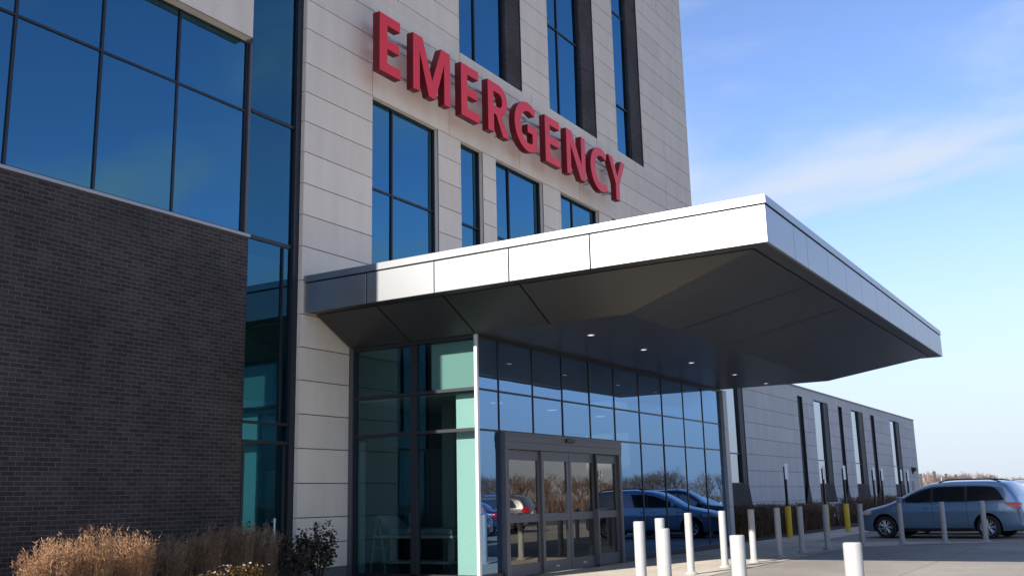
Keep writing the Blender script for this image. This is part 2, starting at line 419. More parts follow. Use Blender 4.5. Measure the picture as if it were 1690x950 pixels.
def window(root, o, Y, d, mx, mz, mat, fr=.05, frame_mat=None):
    """frame of bars at depth d with panes behind; mx, mz inner bar positions"""
    xa, xb, za, zb = o
    y = Y+d
    fb = MB(); bw = fr
    fb.box(xa, xa+bw, y-.02, y+.06, za, zb); fb.box(xb-bw, xb, y-.02, y+.06, za, zb)
    fb.box(xa+bw, xb-bw, y-.02, y+.06, zb-bw, zb); fb.box(xa+bw, xb-bw, y-.02, y+.06, za, za+bw)
    for v in mx: fb.box(v-.022, v+.022, y-.012, y+.06, za+bw, zb-bw)
    for v in mz: fb.box(xa+bw, xb-bw, y-.008, y+.055, v-.022, v+.022)
    fo = local(fb, root).build('window', frame_mat or ALU_DARK, root)
    gx = [xa]+list(mx)+[xb]; gz = [za]+list(mz)+[zb]
    pb = MB()
    for i in range(len(gx)-1):
        for j in range(len(gz)-1):
            t = [random.uniform(-.004, .004) for _ in range(3)]
            h = gz[j+1]-gz[j]; w_ = gx[i+1]-gx[i]
            yy = y+.03
            pb.quad((gx[i], yy, gz[j]), (gx[i+1], yy+t[0]*w_, gz[j]), (gx[i+1], yy+t[0]*w_+t[1]*h, gz[j+1]), (gx[i], yy+t[1]*h, gz[j+1]))
    po = local(pb, root).build('pane', mat, fo)
    return fo

# ------------------------------------------------------------------ tower
YF = 13.066
TH = 23.9
tower = empty('hospital_tower', (13.9, YF, 0), label='tall pale limestone hospital tower with narrow recessed windows behind the canopy', cat='building')
zs = [.28, .73, 1.19, 1.81, 2.44, 3.07, 3.70, 4.32, 4.95, 5.60, 6.27, 6.90, 7.53, 8.17, 8.80, 9.42, 10.03, 10.77]
while zs[-1] < TH-.7: zs.append(round(zs[-1]+.632, 3))
zs.append(TH)
LOW = [(15.96, 18.39, 5.3, 10.03), (19.33, 20.31, 5.3, 10.03), (20.93, 23.38, 5.3, 10.03), (24.4, 26.84, 5.3, 10.03), (27.75, 28.75, 5.3, 10.03), (29.5, 31.9, 5.3, 10.03)]
UP = [(19.33, 22.38, 12.36, 22.6), (23.93, 26.95, 12.40, 22.6), (28.45, 30.5, 12.45, 22.6)]
UPG = [21.62, 26.07, 29.65]
VEST = (15.36, 28.3, .0, 4.43)
def vj(z):
    if 10.03 < z < 10.77: return [15.96, 18.85, 22.15, 25.6, 29.3, 32.4]
    if 12.0 < z < 12.5: return [19.33, 22.9, 26.9, 32.4]
    if 10.77 < z < 12.0: return [15.96, 32.4] if int(z*10) % 2 else [18.85, 32.4]
    return [32.4] if z > 5.5 and int(z/.63) % 3 == 0 else []
b = MB()
panel_wall(b, 13.9, 34.85, zs, YF, LOW+UP+[VEST], vj)
# pier return beside the link glazing, panelled as the front is
for i in range(len(zs)-1):
    b.box(13.885, 13.8995, YF+.002, YF+.16, zs[i]+.006, zs[i+1]-.006, 0)
b.box(13.9, 13.92, YF+.023, YF+.5, .28, TH, 1)
for i in range(len(zs)-1):
    b.box(34.838, 34.85, YF+.024, 44, zs[i]+.006, zs[i+1]-.006, 0)
b.quad((34.83, YF+.03, 0), (34.83, 44, 0), (34.83, 44, TH), (34.83, YF+.03, TH), 1)
b.box(13.9, 34.85, YF-.02, YF+.4, TH, TH+.12, 0)
b.quad((13.9, YF+.4, TH-.3), (34.83, YF+.4, TH-.3), (34.83, 44, TH-.3), (13.9, 44, TH-.3), 0)
b.quad((13.9, 44, 0), (13.9, 44, TH), (34.85, 44, TH), (34.85, 44, 0), 0)
b.box(13.9, 15.3, YF+.01, YF+.2, 0, .28, 1)
local(b, tower).build('wall', [LIME, JOINT], tower)
b = MB()
for o in LOW: reveal(b, o, YF+.001, .16)
local(b, tower).build('window_reveal', LIME, tower)
b = MB()
for o in UP: reveal(b, o, YF+.001, .14)
local(b, tower).build('brick_reveal', BRICK, tower)
for o, g in zip(UP, UPG):
    b = MB(); b.box(g, o[1]-.002, YF+.035, YF+.16, o[2]+.002, o[3]-.002); local(b, tower).build('brick_panel', BRICK, tower)
b = MB(); b.quad((13.95, YF+1.6, 4.6), (34.8, YF+1.6, 4.6), (34.8, YF+1.6, TH), (13.95, YF+1.6, TH))
for z in (5.0, 9.0, 10.9, 14.8, 18.6): b.box(13.95, 34.8, YF+.6, YF+1.6, z-.15, z+.15)
local(b, tower).build('interior_wall', DARKROOM, tower)
MX = [[16.80], [], [21.75], [25.32], [], [30.3]]
for o, mx_ in zip(LOW, MX): window(tower, o, YF, .13, mx_, [8.02], GL_BLUE, .03)
for o, g, mx_, mz_ in zip(UP, UPG, ([20.2], [24.75], []), ([15.95, 19.0], [15.17, 19.0], [14.2, 17.55])): window(tower, (o[0], g, o[2], o[3]), YF, .12, mx_, mz_, GL_BLUE, .03)
# link glazing beside the pier
lg = empty('tmp')
COL.objects.unlink(lg); bpy.data.objects.remove(lg)
xa, xb = 12.6, 13.88
b = MB(); YL = 13.21
b.box(13.74, 13.884, YL-.05, YL+.1, 0, TH)
for z, t in ((2.53, .032), (2.87, .024), (6.22, .036), (8.63, .03), (12.3, .05), (14.6, .04), (18.4, .05)): b.box(12.6, 13.74, YL-.008, YL+.07, z-t, z+t)
b.box(12.6, 12.63, YL-.008, YL+.07, 0, 6.17)
b.box(13.50, 13.53, YL-.02, YL+.05, 2.91, 6.17)
b.box(13.64, 13.70, YL-.008, YL+.06, .12, 2.48); b.box(12.64, 12.70, YL-.008, YL+.06, .12, 2.48); b.box(12.70, 13.64, YL-.008, YL+.06, .12, .3)
b.box(12.6, 13.74, YL-.03, YL+.07, 0, .12)
lk = local(b, tower).build('link_glazing', ALU_DARK, tower)
b = MB()
for (za, zb2) in ((.12, 2.53), (2.53, 2.87), (2.87, 6.22), (6.22, 8.63), (8.63, 12.3), (12.3, TH)):
    b.quad((12.6, YL+.02, za), (13.76, YL+.02+random.uniform(-.001, .001), za), (13.76, YL+.02, zb2), (12.6, YL+.02, zb2))
local(b, tower).build('pane', GL_LINK, lk)
b = MB(); b.bar((13.40, YL-.07, .75), (13.40, YL-.07, 1.2), .018); b.bar((13.40, YL-.07, .8), (13.40, YL, .8), .012); b.bar((13.40, YL-.07, 1.15), (13.40, YL, 1.15), .012)
local(b, tower).build('door_handle', ALU_LIGHT, lk, smooth=True)
b = MB()
b.quad((12.4, 16.2, 0), (15.25, 16.2, 0), (15.25, 16.2, 9.5), (12.4, 16.2, 9.5))
b.quad((12.4, 13.3, 5.9), (12.4, 16.2, 5.9), (15.25, 16.2, 5.9), (15.25, 13.3, 5.9))
b.quad((12.4, 13.3, .01), (15.25, 13.3, .01), (15.25, 16.2, .01), (12.4, 16.2, .01))
b.quad((15.25, 13.3, 0), (15.25, 13.3, 5.9), (15.25, 16.2, 5.9), (15.25, 16.2, 0))
b.box(12.4, 14.0, 13.9, 14.1, 3.2, 3.35)
b.quad((12.5, 13.4, 5.9), (12.5, 16, 5.9), (12.5, 16, TH), (12.5, 13.4, TH)); b.quad((12.5, 15.2, 5.9), (13.9, 15.2, 5.9), (13.9, 15.2, TH), (12.5, 15.2, TH))
local(b, tower).build('link_interior', LINKFIN, tower)
b = MB(); b.box(13.62, 14.32, 14.5, 14.7, 0.02, 3.0)
local(b, tower).build('interior_column', WHITE, tower)
b = MB(); b.box(14.30, 14.48, YF-.03, YF-.001, 1.02, 1.12)
local(b, tower).build('wall_plate', ALU_LIGHT, tower, bevel=.006)

# ------------------------------------------------------------------ brick block
YB = 13.21
block = empty('brick_block', (6.5, YB, 0), label='dark brick block with a blue glass window band under a pale stone parapet', cat='building')
b = MB()
b.box(6.5, 12.6, YB-.02, YB+.25, 0, 6.18)
b.box(6.5, 6.75, YB+.25, 44, 0, 6.18)
local(b, block).build('wall', BRICK, block)
b = MB(); b.box(6.47, 12.64, YB-.05, YB+.03, 6.18, 6.235)
local(b, block).build('sill', COLGREY, block, bevel=.006)
b = MB()
zp = [9.93, 10.72, 11.5, 12.3, 13.1, 13.9, 14.7, 15.5]
panel_wall(b, 6.5, 12.385, zp, 13.0, [], lambda z: [9.4])
b.box(6.5, 7.15, 13.0, 13.2, 9.3, 9.925)  # unseen corner drop, added to shape the shadow edge on the canopy fascia
b.quad((6.5, 13.001, 9.93), (6.5, 13.4, 9.93), (12.385, 13.4, 9.93), (12.385, 13.001, 9.93))
for i in range(len(zp)-1): b.box(12.37, 12.385, 13.023, 13.5, zp[i]+.006, zp[i+1]-.006)
b.box(6.5, 12.385, 13.0, 13.4, 15.505, 15.6)
b.quad((6.5, 13.4, 15.3), (12.385, 13.4, 15.3), (12.385, 44, 15.3), (6.5, 44, 15.3))
b.quad((6.5, 13.001, 6.18), (6.5, 13.001, 15.5), (6.5, 44, 15.5), (6.5, 44, 6.18))
local(b, block).build('parapet', [LIME, JOINT], block)
xs = [6.6, 7.93, 9.39, 10.895, 12.46]
for i in range(4):
    o = (xs[i], xs[i+1], 6.24, 9.93)
    y = YB
    fb = MB()
    fb.box(o[1]-.022, o[1]+.022, y-.005, y+.07, 6.24, 9.93)
    fb.box(o[0]+.022, o[1]-.022, y-.002, y+.06, 8.542, 8.582); fb.box(o[0]+.022, o[1]-.022, y-.002, y+.06, 9.90, 9.93); fb.box(o[0]+.022, o[1]-.022, y-.002, y+.06, 6.24, 6.262)
    fo = local(fb, block).build('window', ALU_DARK, block)
    pb = MB()
    for za, zb2 in ((6.24, 8.56), (8.56, 9.93)):
        t = random.uniform(-.006, .006)
        pb.quad((o[0], y+.02, za), (o[1], y+.02+t, za), (o[1], y+.02+t, zb2), (o[0], y+.02, zb2))
    local(pb, block).build('pane', GL_BLUE, fo)
b = MB(); b.box(12.49, 12.545, YB-.05, YB+.06, 6.235, 9.92)
local(b, block).build('corner_trim', ALU_GREY, block)
b = MB(); b.quad((6.6, 15.0, 6), (12.4, 15.0, 6), (12.4, 15.0, 10), (6.6, 15.0, 10)); b.quad((12.42, 13.3, 6), (12.42, 15.0, 6), (12.42, 15.0, 10), (12.42, 13.3, 10))
b.quad((6.6, 13.25, 9.92), (12.4, 13.25, 9.92), (12.4, 15, 9.92), (6.6, 15, 9.92)); b.quad((6.6, 13.25, 6.1), (12.4, 13.25, 6.1), (12.4, 15, 6.1), (6.6, 15, 6.1))
local(b, block).build('interior_wall', DARKROOM, block)

# ------------------------------------------------------------------ wing
wing = empty('clinic_wing', (34.85, YF, 0), label='low grey panelled wing with tall dark window slots beyond the canopy', cat='building')
WT = 6.3
zw = [0, .5, 1.13, 1.74, 2.37, 3.01, 3.65, 4.28, 4.93, 5.61, WT]
WIN = [(36.6, 39.22), (49.8, 52.49), (57.44, 60.27), (67.78, 70.64)]
SLOT = [(47.0, 47.85), (54.57, 55.4), (62.18, 63.2)]
WD = .10
WG = [.55, .85, 1.05, 1.0]
ops = [(a, c, .25, 5.9) for a, c in WIN+SLOT]
b = MB()
panel_wall(b, 34.86, 76.1, zw, YF, ops, lambda z: [40.67, 43.3, 46.2, 48.6, 53.4, 56.3, 61.2, 65.5, 72.6, 74.3], gap=.016)
for i in range(len(zw)-1): b.box(76.085, 76.1, YF+.024, 36, zw[i]+.006, zw[i+1]-.006)
b.quad((34.86, YF+.3, WT-.2), (76.1, YF+.3, WT-.2), (76.1, 36, WT-.2), (34.86, 36, WT-.2)); b.quad((34.86, 36, 0), (34.86, 36, WT), (76.1, 36, WT), (76.1, 36, 0))
local(b, wing).build('wall', [LIME2, JOINT], wing)
b = MB(); b.box(34.86, 76.13, YF-.035, YF+.3, WT+.001, WT+.07)
local(b, wing).build('coping', ALU_GREY, wing)
b = MB(); b.quad((35, YF+1.5, 0), (76, YF+1.5, 0), (76, YF+1.5, 6), (35, YF+1.5, 6))
local(b, wing).build('interior_wall', DARKROOM, wing)
for (a, c), dg_ in zip(WIN, WG):
    rb = MB(); reveal(rb, (a, c, .25, 5.9), YF+.001, WD)
    local(rb, wing).build('window_reveal', DARKPANEL, wing)
    window(wing, (a, c-dg_, 1.86, 5.9), YF, WD-.02, [], [3.0], GL_WING, .03)
    pb = MB(); pb.box(c-dg_, c-.002, YF+.02, YF+WD+.05, 1.86, 5.898); local(pb, wing).build('dark_panel', DARKPANEL, wing)
    ab = MB(); ab.poly([(a+.01, YF-.004, .25), (c+.55, YF-.004, .25), (c+.45, YF-.004, .7), (c-.02, YF-.004, 1.86), (a+.01, YF-.004, 1.86)])
    ab.quad((a+.01, YF-.004, 1.86), (c-.02, YF-.004, 1.86), (c-.02, YF+WD, 1.86), (a+.01, YF+WD, 1.86))
    local(ab, wing).build('brick_apron', BRICK, wing)
for a, c in SLOT:
    rb = MB(); reveal(rb, (a, c, .25, 5.9), YF+.001, WD+.02)
    rb.quad((a, YF+WD+.02, .25), (c, YF+WD+.02, .25), (c, YF+WD+.02, 5.9), (a, YF+WD+.02, 5.9))
    so_ = local(rb, wing).build('wall_slot', DARKPANEL, wing)
    ab = MB(); ab.poly([(a+.1, YF-.003, .8), (c+.45, YF-.003, .8), (c-.01, YF-.003, 1.9)])
    local(ab, wing).build('slot_splay', BRICK, so_)
b = MB(); b.box(73.5, 74.1, YF-.28, YF-.002, 2.75, 3.0); b.box(73.7, 73.9, YF-.1, YF-.001, 2.6, 2.75)
local(b, wing).build('wall_lamp', ALU_DARK, wing, bevel=.02)
b = MB(); b.box(73.1, 74.1, YF-.01, YF+.02, .05, 2.1); b.box(73.2, 73.24, YF-.06, YF-.011, 1.0, 1.15)
local(b, wing).build('service_door', ALU_GREY, wing)
# white utility box at the wing base
ub = empty('utility_cabinet', (48.6, 12.5, 0), label='pale low utility cabinet among the dry shrubs by the wing', cat='cabinet')
b = MB(); b.box(-.9, .9, -.3, .3, 0.02, .95); b.build('body', LIME2, ub, bevel=.02)
b = MB(); b.box(-.95, .95, -.34, .34, .95, 1.0); b.build('lid', LIME2, ub, bevel=.01)

# ------------------------------------------------------------------ canopy
XC0, XC1, YC, ZB, ZT = 13.95, 29.4, 4.116, 4.97, 5.68
can = empty('entrance_canopy', (XC0, YF, 0), label='deep cantilevered entrance canopy with bright metal fascia and charcoal soffit', cat='canopy')
yj = [YF-.02, 11.54, 10.03, 8.5, 6.98, YC]
for i in range(len(yj)-1):
    b = MB(); b.box(XC0, XC0+.05, yj[i+1]+(.012 if i < 4 else .0), yj[i]-.012, ZB, 5.527)
    local(b, can).build('fascia_panel', FASCIA, can, bevel=.004)
xj = [XC0+.05, 15.37, 16.11, 17.41, 18.68, 19.93, 21.29, 22.48, 23.87, 25.33, 27.4, XC1]
for i in range(len(xj)-1):
    b = MB(); b.box(xj[i]+(.009 if i else .001), xj[i+1]-.009, YC, YC+.05, ZB, 5.527)
    local(b, can).build('fascia_panel', FASCIA, can, bevel=.004)
yr = [YF-.02, 10.0, 7.0, YC+.05]
for i in range(3):
    b = MB(); b.box(XC1-.05, XC1, yr[i+1]+.006, yr[i]-.006, ZB, 5.527)
    local(b, can).build('fascia_panel', FASCIA, can, bevel=.004)
b = MB()
b.box(XC0-.012, XC0+.25, YC-.012, YF-.01, 5.555, ZT); b.box(XC0+.25, XC1+.012, YC-.012, YC+.25, 5.555, ZT); b.box(XC1-.25, XC1+.012, YC+.25, YF-.01, 5.555, ZT)
local(b, can).build('coping', FASCIA, can)
b = MB()
b.quad((XC0+.2, YC+.2, 5.6), (XC1-.2, YC+.2, 5.6), (XC1-.2, YF-.01, 5.6), (XC0+.2, YF-.01, 5.6))
local(b, can).build('roof', ROOFM, can)
b = MB()   # dark backing behind the open joints
b.box(XC0+.053, XC0+.09, YC+.053, YF-.03, ZB+.01, 5.57); b.box(XC0+.09, XC1-.053, YC+.053, YC+.09, ZB+.01, 5.57); b.box(XC1-.09, XC1-.053, YC+.09, YF-.03, ZB+.01, 5.57)
# soffit: border strip, reveal joint, sloped panels, level centre
IN = .30
x0, x1, y0, y1 = XC0, XC1, YC, YF-.03
fx0, fx1, fy0, zf = 15.27, 28.2, 6.95, 4.43
G = .018
sb = MB()
zb_ = ZB+.004
def flat(xa, xb, ya, yb, z): sb.quad((xa, yb, z), (xb, yb, z), (xb, ya, z), (xa, ya, z))
ljs = [y1, 11.55, 10.05, 8.48, y0+IN]
for i in range(4):
    ya, yb = ljs[i+1], ljs[i]
    flat(x0+.05, x0+IN, ya+.013 if i < 3 else y0+.05, yb-.013, zb_)
flat(x0+IN, x1-IN, y0+.05, y0+IN, zb_); flat(x1-IN, x1-.05, y0+.05, y1, zb_)
xi0, xi1, yi0 = x0+IN+G, x1-IN-G, y0+IN+G
zi = ZB-.005
# west slope panels
ws = [(y1, y1), (11.55, 11.55), (10.05, 10.05), (8.48, 8.48), (yi0, fy0)]
for i in range(4):
    (ya, fa), (yb, fb_) = ws[i+1], ws[i]
    g = .016
    sb.quad((xi0, yb-g, zi), (fx0, fb_-g, zf), (fx0, fa+g, zf), (xi0, ya+(g if i < 3 else 0), zi))
# south slope
ss = [xi0, 17.41, 19.93, 22.48, 25.33, xi1]; sf = [fx0, 17.41, 19.93, 22.48, 25.33, fx1]
for i in range(5):
    g = .014
    sb.quad((ss[i]+(g if i else 0), yi0, zi), (sf[i]+(g if i else 0), fy0, zf), (sf[i+1]-(g if i < 4 else 0), fy0, zf), (ss[i+1]-(g if i < 4 else 0), yi0, zi))
# east slope
sb.quad((xi1, yi0, zi), (fx1, fy0, zf), (fx1, y1, zf), (xi1, y1, zi))
ff = [fx0, 17.41, 19.93, 22.48, 25.33, fx1]
for i in range(5): flat(ff[i]+.010, ff[i+1]-.010, fy0, y1, zf)
# backing above the joints
b.quad((x0+.09, y1, zb_+.03), (x1-.09, y1, zb_+.03), (x1-.09, y0+.09, zb_+.03), (x0+.09, y0+.09, zb_+.03))
for p in ([(xi0, y1, zi+.03), (fx0, y1, zf+.03), (fx0, fy0, zf+.03), (xi0, yi0, zi+.03)], [(xi0, yi0, zi+.03), (fx0, fy0, zf+.03), (fx1, fy0, zf+.03), (xi1, yi0, zi+.03)],
          [(fx0, y1, zf+.02), (fx1, y1, zf+.02), (fx1, fy0, zf+.02), (fx0, fy0, zf+.02)]): b.quad(*p)
local(b, can).build('joint_backing', BLACK, can)
local(sb, can).build('soffit', SOFFIT, can)
for x in (16.81, 19.23, 21.9, 24.87, 27.45):
    b = MB(); b.lathe([(.001, 4.423), (.062, 4.423)], 20, (x, 8.46, 0))
    d = MB(); d.lathe([(.062, 4.424), (.065, 4.416), (.085, 4.416), (.09, 4.429)], 20, (x, 8.46, 0))
    do = local(d, can).build('downlight', FASCIA, can)
    local(b, can).build('lamp_lens', LAMPW, do)

# ------------------------------------------------------------------ vestibule
XV, YV, XE, HV = 15.343, 10.093, 28.45, 4.43
ves = empty('glass_vestibule', (XV, YV, 0), label='glass walled entrance vestibule under the canopy with sliding doors', cat='vestibule')
bays = [XV+.03, 16.12, 17.40, 18.63, 19.89, 21.14, 22.53, 23.94, 25.37, 26.79, XE-.2]
b = MB()
DX0, DX1, DZ = 16.15, 21.17, 2.68
for i, x in enumerate(bays[1:-1], 1):
    z0 = DZ if DX0-.1 < x < DX1+.1 else 0.0
    b.box(x-.014, x+.014, YV+.004, YV+.09, z0, HV-.06)
for z in (3.43, 2.69):
    b.box(XV+.03, XE-.2, YV+.004, YV+.085, z-.018, z+.018)
b.box(XV+.03, XE-.2, YV-.028, YV+.09, HV-.06, HV)
b.box(XV+.03, DX0, YV-.028, YV+.09, 0, .13); b.box(DX1, XE-.2, YV-.028, YV+.09, 0, .13)
fr = local(b, ves).build('front_glazing', ALU_DARK, ves)
for i in range(10):
    for za, zb2 in ((.13, 2.69), (2.69, 3.43), (3.43, HV-.06)):
        if za < 1 and 1 <= i <= 4: continue
        b = MB(); t = random.uniform(-.0016, .0016); t2 = random.uniform(-.001, .001)
        w_ = bays[i+1]-bays[i]; h = zb2-za
        b.quad((bays[i], YV+.02, za), (bays[i+1], YV+.02+t*w_, za), (bays[i+1], YV+.02+t*w_+t2*h, zb2), (bays[i], YV+.02+t2*h, zb2))
        local(b, ves).build('pane', GL_FRONT, fr)
# side glazing
ym = [YV+.03, 11.51, YF-.03]
b = MB()
b.box(XV-.03, XV+.09, 11.435, 11.585, 0, HV-.06)
for z in (3.43, 2.69): b.box(XV-.04, XV+.085, YV+.03, YF-.05, z-.03, z+.03)
b.box(XV-.03, XV+.09, YV+.03, YF-.05, HV-.07, HV); b.box(XV-.03, XV+.09, YV+.03, YF-.05, 0, .13)
b.box(XV-.02, XV+.09, YF-.14, YF-.05, .13, HV-.07)
sd_ = local(b, ves).build('side_glazing', ALU_DARK, ves)
for i in range(2):
    for za, zb2 in ((.13, 2.69), (2.69, 3.43), (3.43, HV-.07)):
        b = MB(); b.quad((XV+.02, ym[i+1], za), (XV+.02, ym[i], za), (XV+.02, ym[i], zb2), (XV+.02, ym[i+1], zb2))
        local(b, ves).build('pane', GL_SIDE, sd_)
b = MB(); b.box(XV-.035, XV+.03, YV-.035, YV+.03, 0, HV-.002); local(b, ves).build('corner_post', ALU_LIGHT, ves, bevel=.006)
b = MB(); b.box(XV-.07, XV-.03, YF-.1, YF-.003, 0, HV-.002); local(b, ves).build('wall_jamb', ALU_GREY, ves)
b = MB()
zc = [0, 1.1, 2.2, 3.3, 4.42]
for i in range(4): b.box(XE-.2, XE+.12, YV-.08, YV+.25, zc[i]+.004, zc[i+1]-.004)
local(b, ves).build('end_column', COLGREY, ves, bevel=.008)
b = MB(); b.box(XE, XE+.06, YV+.25, YF-.02, 0, HV-.01); local(b, ves).build('end_wall', ALU_DARK, ves)
# interior
b = MB(); b.quad((XV+.1, YV+.1, .012), (XE-.1, YV+.1, .012), (XE-.1, YF+2.4, .012), (XV+.1, YF+2.4, .012)); local(b, ves).build('floor', INT_FLOOR, ves)
b = MB(); b.quad((XV+.1, YV+.1, 4.36), (XV+.1, YF+2.4, 4.36), (XE-.1, YF+2.4, 4.36), (XE-.1, YV+.1, 4.36)); b.box(XV+.1, XE-.1, 10.25, YF+2.3, 3.36, 3.40)
local(b, ves).build('ceiling', INT_WALL, ves)
b = MB()
b.quad((XV+.1, YF+2.3, 0), (XE, YF+2.3, 0), (XE, YF+2.3, 4.36), (XV+.1, YF+2.3, 4.36))
b.box(15.5, 22.0, 13.1, 13.2, 2.55, 4.36); b.box(17.1, 17.25, 11.4, 13.1, .01, 2.5); b.box(19, 22.5, 12.7, 12.8, .01, 2.55)
local(b, ves).build('interior_wall', INT_DARK, ves)
b = MB(); b.box(17.0, 17.32, 11.75, 12.05, .012, 3.36); b.box(22.6, 22.9, 11.8, 12.1, .012, 3.36); b.box(15.48, 15.56, 12.86, 12.98, .13, 2.6); local(b, ves).build('interior_column', INT_WALL, ves)
b = MB(); b.box(15.52, 15.56, YV+.06, 10.67, .02, 3.36); local(b, ves).build('blind_panel', WHITE, ves)
b = MB(); b.box(15.44, 15.47, YV+.05, 11.17, 3.46, 4.35); local(b, ves).build('spandrel_panel', SPAN, ves)
for x, y in ((17.3, 10.9), (19.6, 10.9), (22.0, 10.9)):
    b = MB(); b.box(x-.09, x+.09, y-.09, y+.09, 3.345, 3.358); local(b, ves).build('ceiling_lamp', LAMPW, ves)
# sliding doors
b = MB()
b.box(DX0, DX1, YV-.10, YV+.12, 2.36, DZ-.002)
b.box(DX0, DX1, YV-.108, YV-.101, 2.50, 2.62)
b.box(DX0, DX0+.12, YV-.09, YV+.12, 0, 2.36); b.box(DX1-.11, DX1, YV-.09, YV+.12, 0, 2.36)
dr = local(b, ves).build('sliding_door', ALU_GREY, ves, bevel=.006)
b = MB(); b.box(18.5, 18.84, YV-.15, YV-.109, 2.55, 2.63); local(b, ves).build('motion_sensor', BLACK, dr, bevel=.01)
leaves = [(DX0+.12, 17.55, .0), (17.53, 18.66, -.045), (18.68, 19.84, -.045), (19.80, DX1-.11, .0)]
for k, (xa, xb, dy) in enumerate(leaves):
    y = YV+dy
    b = MB(); s = .095 if k in (1, 2) else .10
    b.box(xa, xa+s, y-.02, y+.025, .02, 2.355); b.box(xb-s, xb, y-.02, y+.025, .02, 2.355)
    b.box(xa+s, xb-s, y-.02, y+.025, 2.17, 2.355); b.box(xa+s, xb-s, y-.02, y+.025, .02, .24); b.box(xa+s, xb-s, y-.02, y+.025, 1.0, 1.15)
    lo = local(b, ves).build('door_leaf', ALU_GREY, dr)
    b = MB()
    for za, zb2 in ((.2, 1.05), (1.1, 2.2)): b.quad((xa+.05, y+.004, za), (xb-.05, y+.004, za), (xb-.05, y+.004, zb2), (xa+.05, y+.004, zb2))
    local(b, ves).build('door_pane', GL_DOOR, dr)
b = MB(); b.box(19.80, 19.86, YV-.13, YV-.03, .0, 2.35); local(b, ves).build('door_track_post', BLACK, dr)
b = MB(); b.box(19.76, 19.82, YV-.16, YV-.03, .05, 1.2); local(b, ves).build('breakout_bar', ALU_GREY, dr)
# maker marks: small pale arcs on the bottom rails
for cx in (18.08, 19.25):
    b = MB(); n = 10
    for i in range(n):
        a0, a1 = math.pi*(.15+.7*i/n), math.pi*(.15+.7*(i+1)/n)
        P = lambda a, rr: (cx+rr*math.cos(a), YV-.068, .06+rr*math.sin(a))
        b.quad(P(a1, .07), P(a0, .07), P(a0, .09), P(a1, .09))
    local(b, ves).build('door_emblem', ALU_LIGHT, dr)

def text_mesh(txt, size, bold=0.0, depth=0.002):
    c = bpy.data.curves.new('tmp', 'FONT'); c.body = txt; c.size = size; c.offset = bold; c.extrude = depth; c.align_x = 'CENTER'
    o = bpy.data.objects.new('tmp', c); COL.objects.link(o)
    dg = bpy.context.evaluated_depsgraph_get(); dg.update()
    me = bpy.data.meshes.new_from_object(o.evaluated_get(dg))
    bpy.data.objects.remove(o); return me
me = text_mesh('34', .22, .004, .001); me.materials.clear(); me.materials.append(WHITE)
o = bpy.data.objects.new('door_number', me); COL.objects.link(o); o.parent = dr
o.location = (20.22-XV, -.014, 1.86); o.rotation_euler = (R(90), 0, 0)

# gurney and stand inside
gur = empty('hospital_gurney', (16.15, 11.95, 0.012), R(90), 'pale sheeted wheeled gurney parked inside the vestibule side glass', 'gurney')
b = MB(); b.box(-.95, .55, -.33, .33, .80, .92); b.build('mattress', LINEN, gur, bevel=.04)
b = MB(); b.quad((.55, -.33, .86), (.95, -.33, 1.12), (.95, .33, 1.12), (.55, .33, .86)); b.quad((.53, -.33, .92), (.53, .33, .92), (.92, .33, 1.2), (.92, -.33, 1.2)); b.quad((.55, -.33, .86), (.53, -.33, .92), (.92, -.33, 1.2), (.95, -.33, 1.12)); b.quad((.95, -.33, 1.12), (.92, -.33, 1.2), (.92, .33, 1.2), (.95, .33, 1.12)); b.build('backrest', LINEN, gur)
b = MB()
for y in (-.3, .3): b.box(-.95, .95, y-.02, y+.02, .74, .79)
for x in (-.9, 0, .9): b.box(x-.02, x+.02, -.28, .28, .745, .785)
for x in (-.7, .7): b.box(x-.04, x+.04, -.05, .05, .3, .74)
b.build('frame', STEEL, gur)
b = MB(); b.box(-.8, .8, -.25, .25, .26, .31); b.build('shelf', INT_WALL, gur, bevel=.02)
for x in (-.75, .75):
    for y in (-.25, .25):
        b = MB(); b.lathe([(.03, y-.02), (.1, y-.02), (.1, y+.02), (.03, y+.02)], 16, (x, 0, .1), 'y'); b.bar((x, y, .1), (x, y, .27), .02)
        b.build('caster', RUBBER, gur)
est = empty('folding_stand', (15.85, 12.78, .012), 0, 'pale folding A-shaped stand just inside the vestibule glass', 'stand')
b = MB()
for s in (-1, 1):
    b.bar((0, s*.02, 1.15), (0, s*.2, 0), .02); b.bar((.4, s*.02, 1.15), (.4, s*.2, 0), .02); b.bar((0, s*.11, .55), (.4, s*.11, .55), .015)
b.build('frame', LINEN, est)

# ------------------------------------------------------------------ sign
sign = empty('emergency_sign', (15.55, YF, 10.37), label='big red raised EMERGENCY letters on the limestone tower wall', cat='sign')
def arc(cx, cy, rx, ry, a0, a1, n=14):
    return [(cx+rx*math.cos(R(a0+(a1-a0)*i/n)), cy+ry*math.sin(R(a0+(a1-a0)*i/n))) for i in range(n+1)]
H = 1.33; S = .27
def gE(w): return [[(0, 0), (w, 0), (w, .23), (S, .23), (S, .56), (w*.93, .56), (w*.93, .78), (S, .78), (S, H-.23), (w*.98, H-.23), (w*.98, H), (0, H)]]
def gM(w): return [[(0, 0), (.25, 0), (.25, .86), (.24, .98), (w/2-.13, 0), (w/2+.13, 0), (w-.24, .98), (w-.25, .86), (w-.25, 0), (w, 0), (w, H), (w-.36, H), (w/2, .42), (.36, H), (0, H)]]
def gN(w): return [[(0, 0), (.25, 0), (.25, .9), (w-.32, 0), (w, 0), (w, H), (w-.25, H), (w-.25, .45), (.33, H), (0, H)]]
def gY(w): return [[(w/2-.135, 0), (w/2+.135, 0), (w/2+.135, .52), (w, H), (w-.3, H), (w/2, .78), (.3, H), (0, H), (w/2-.135, .52)]]
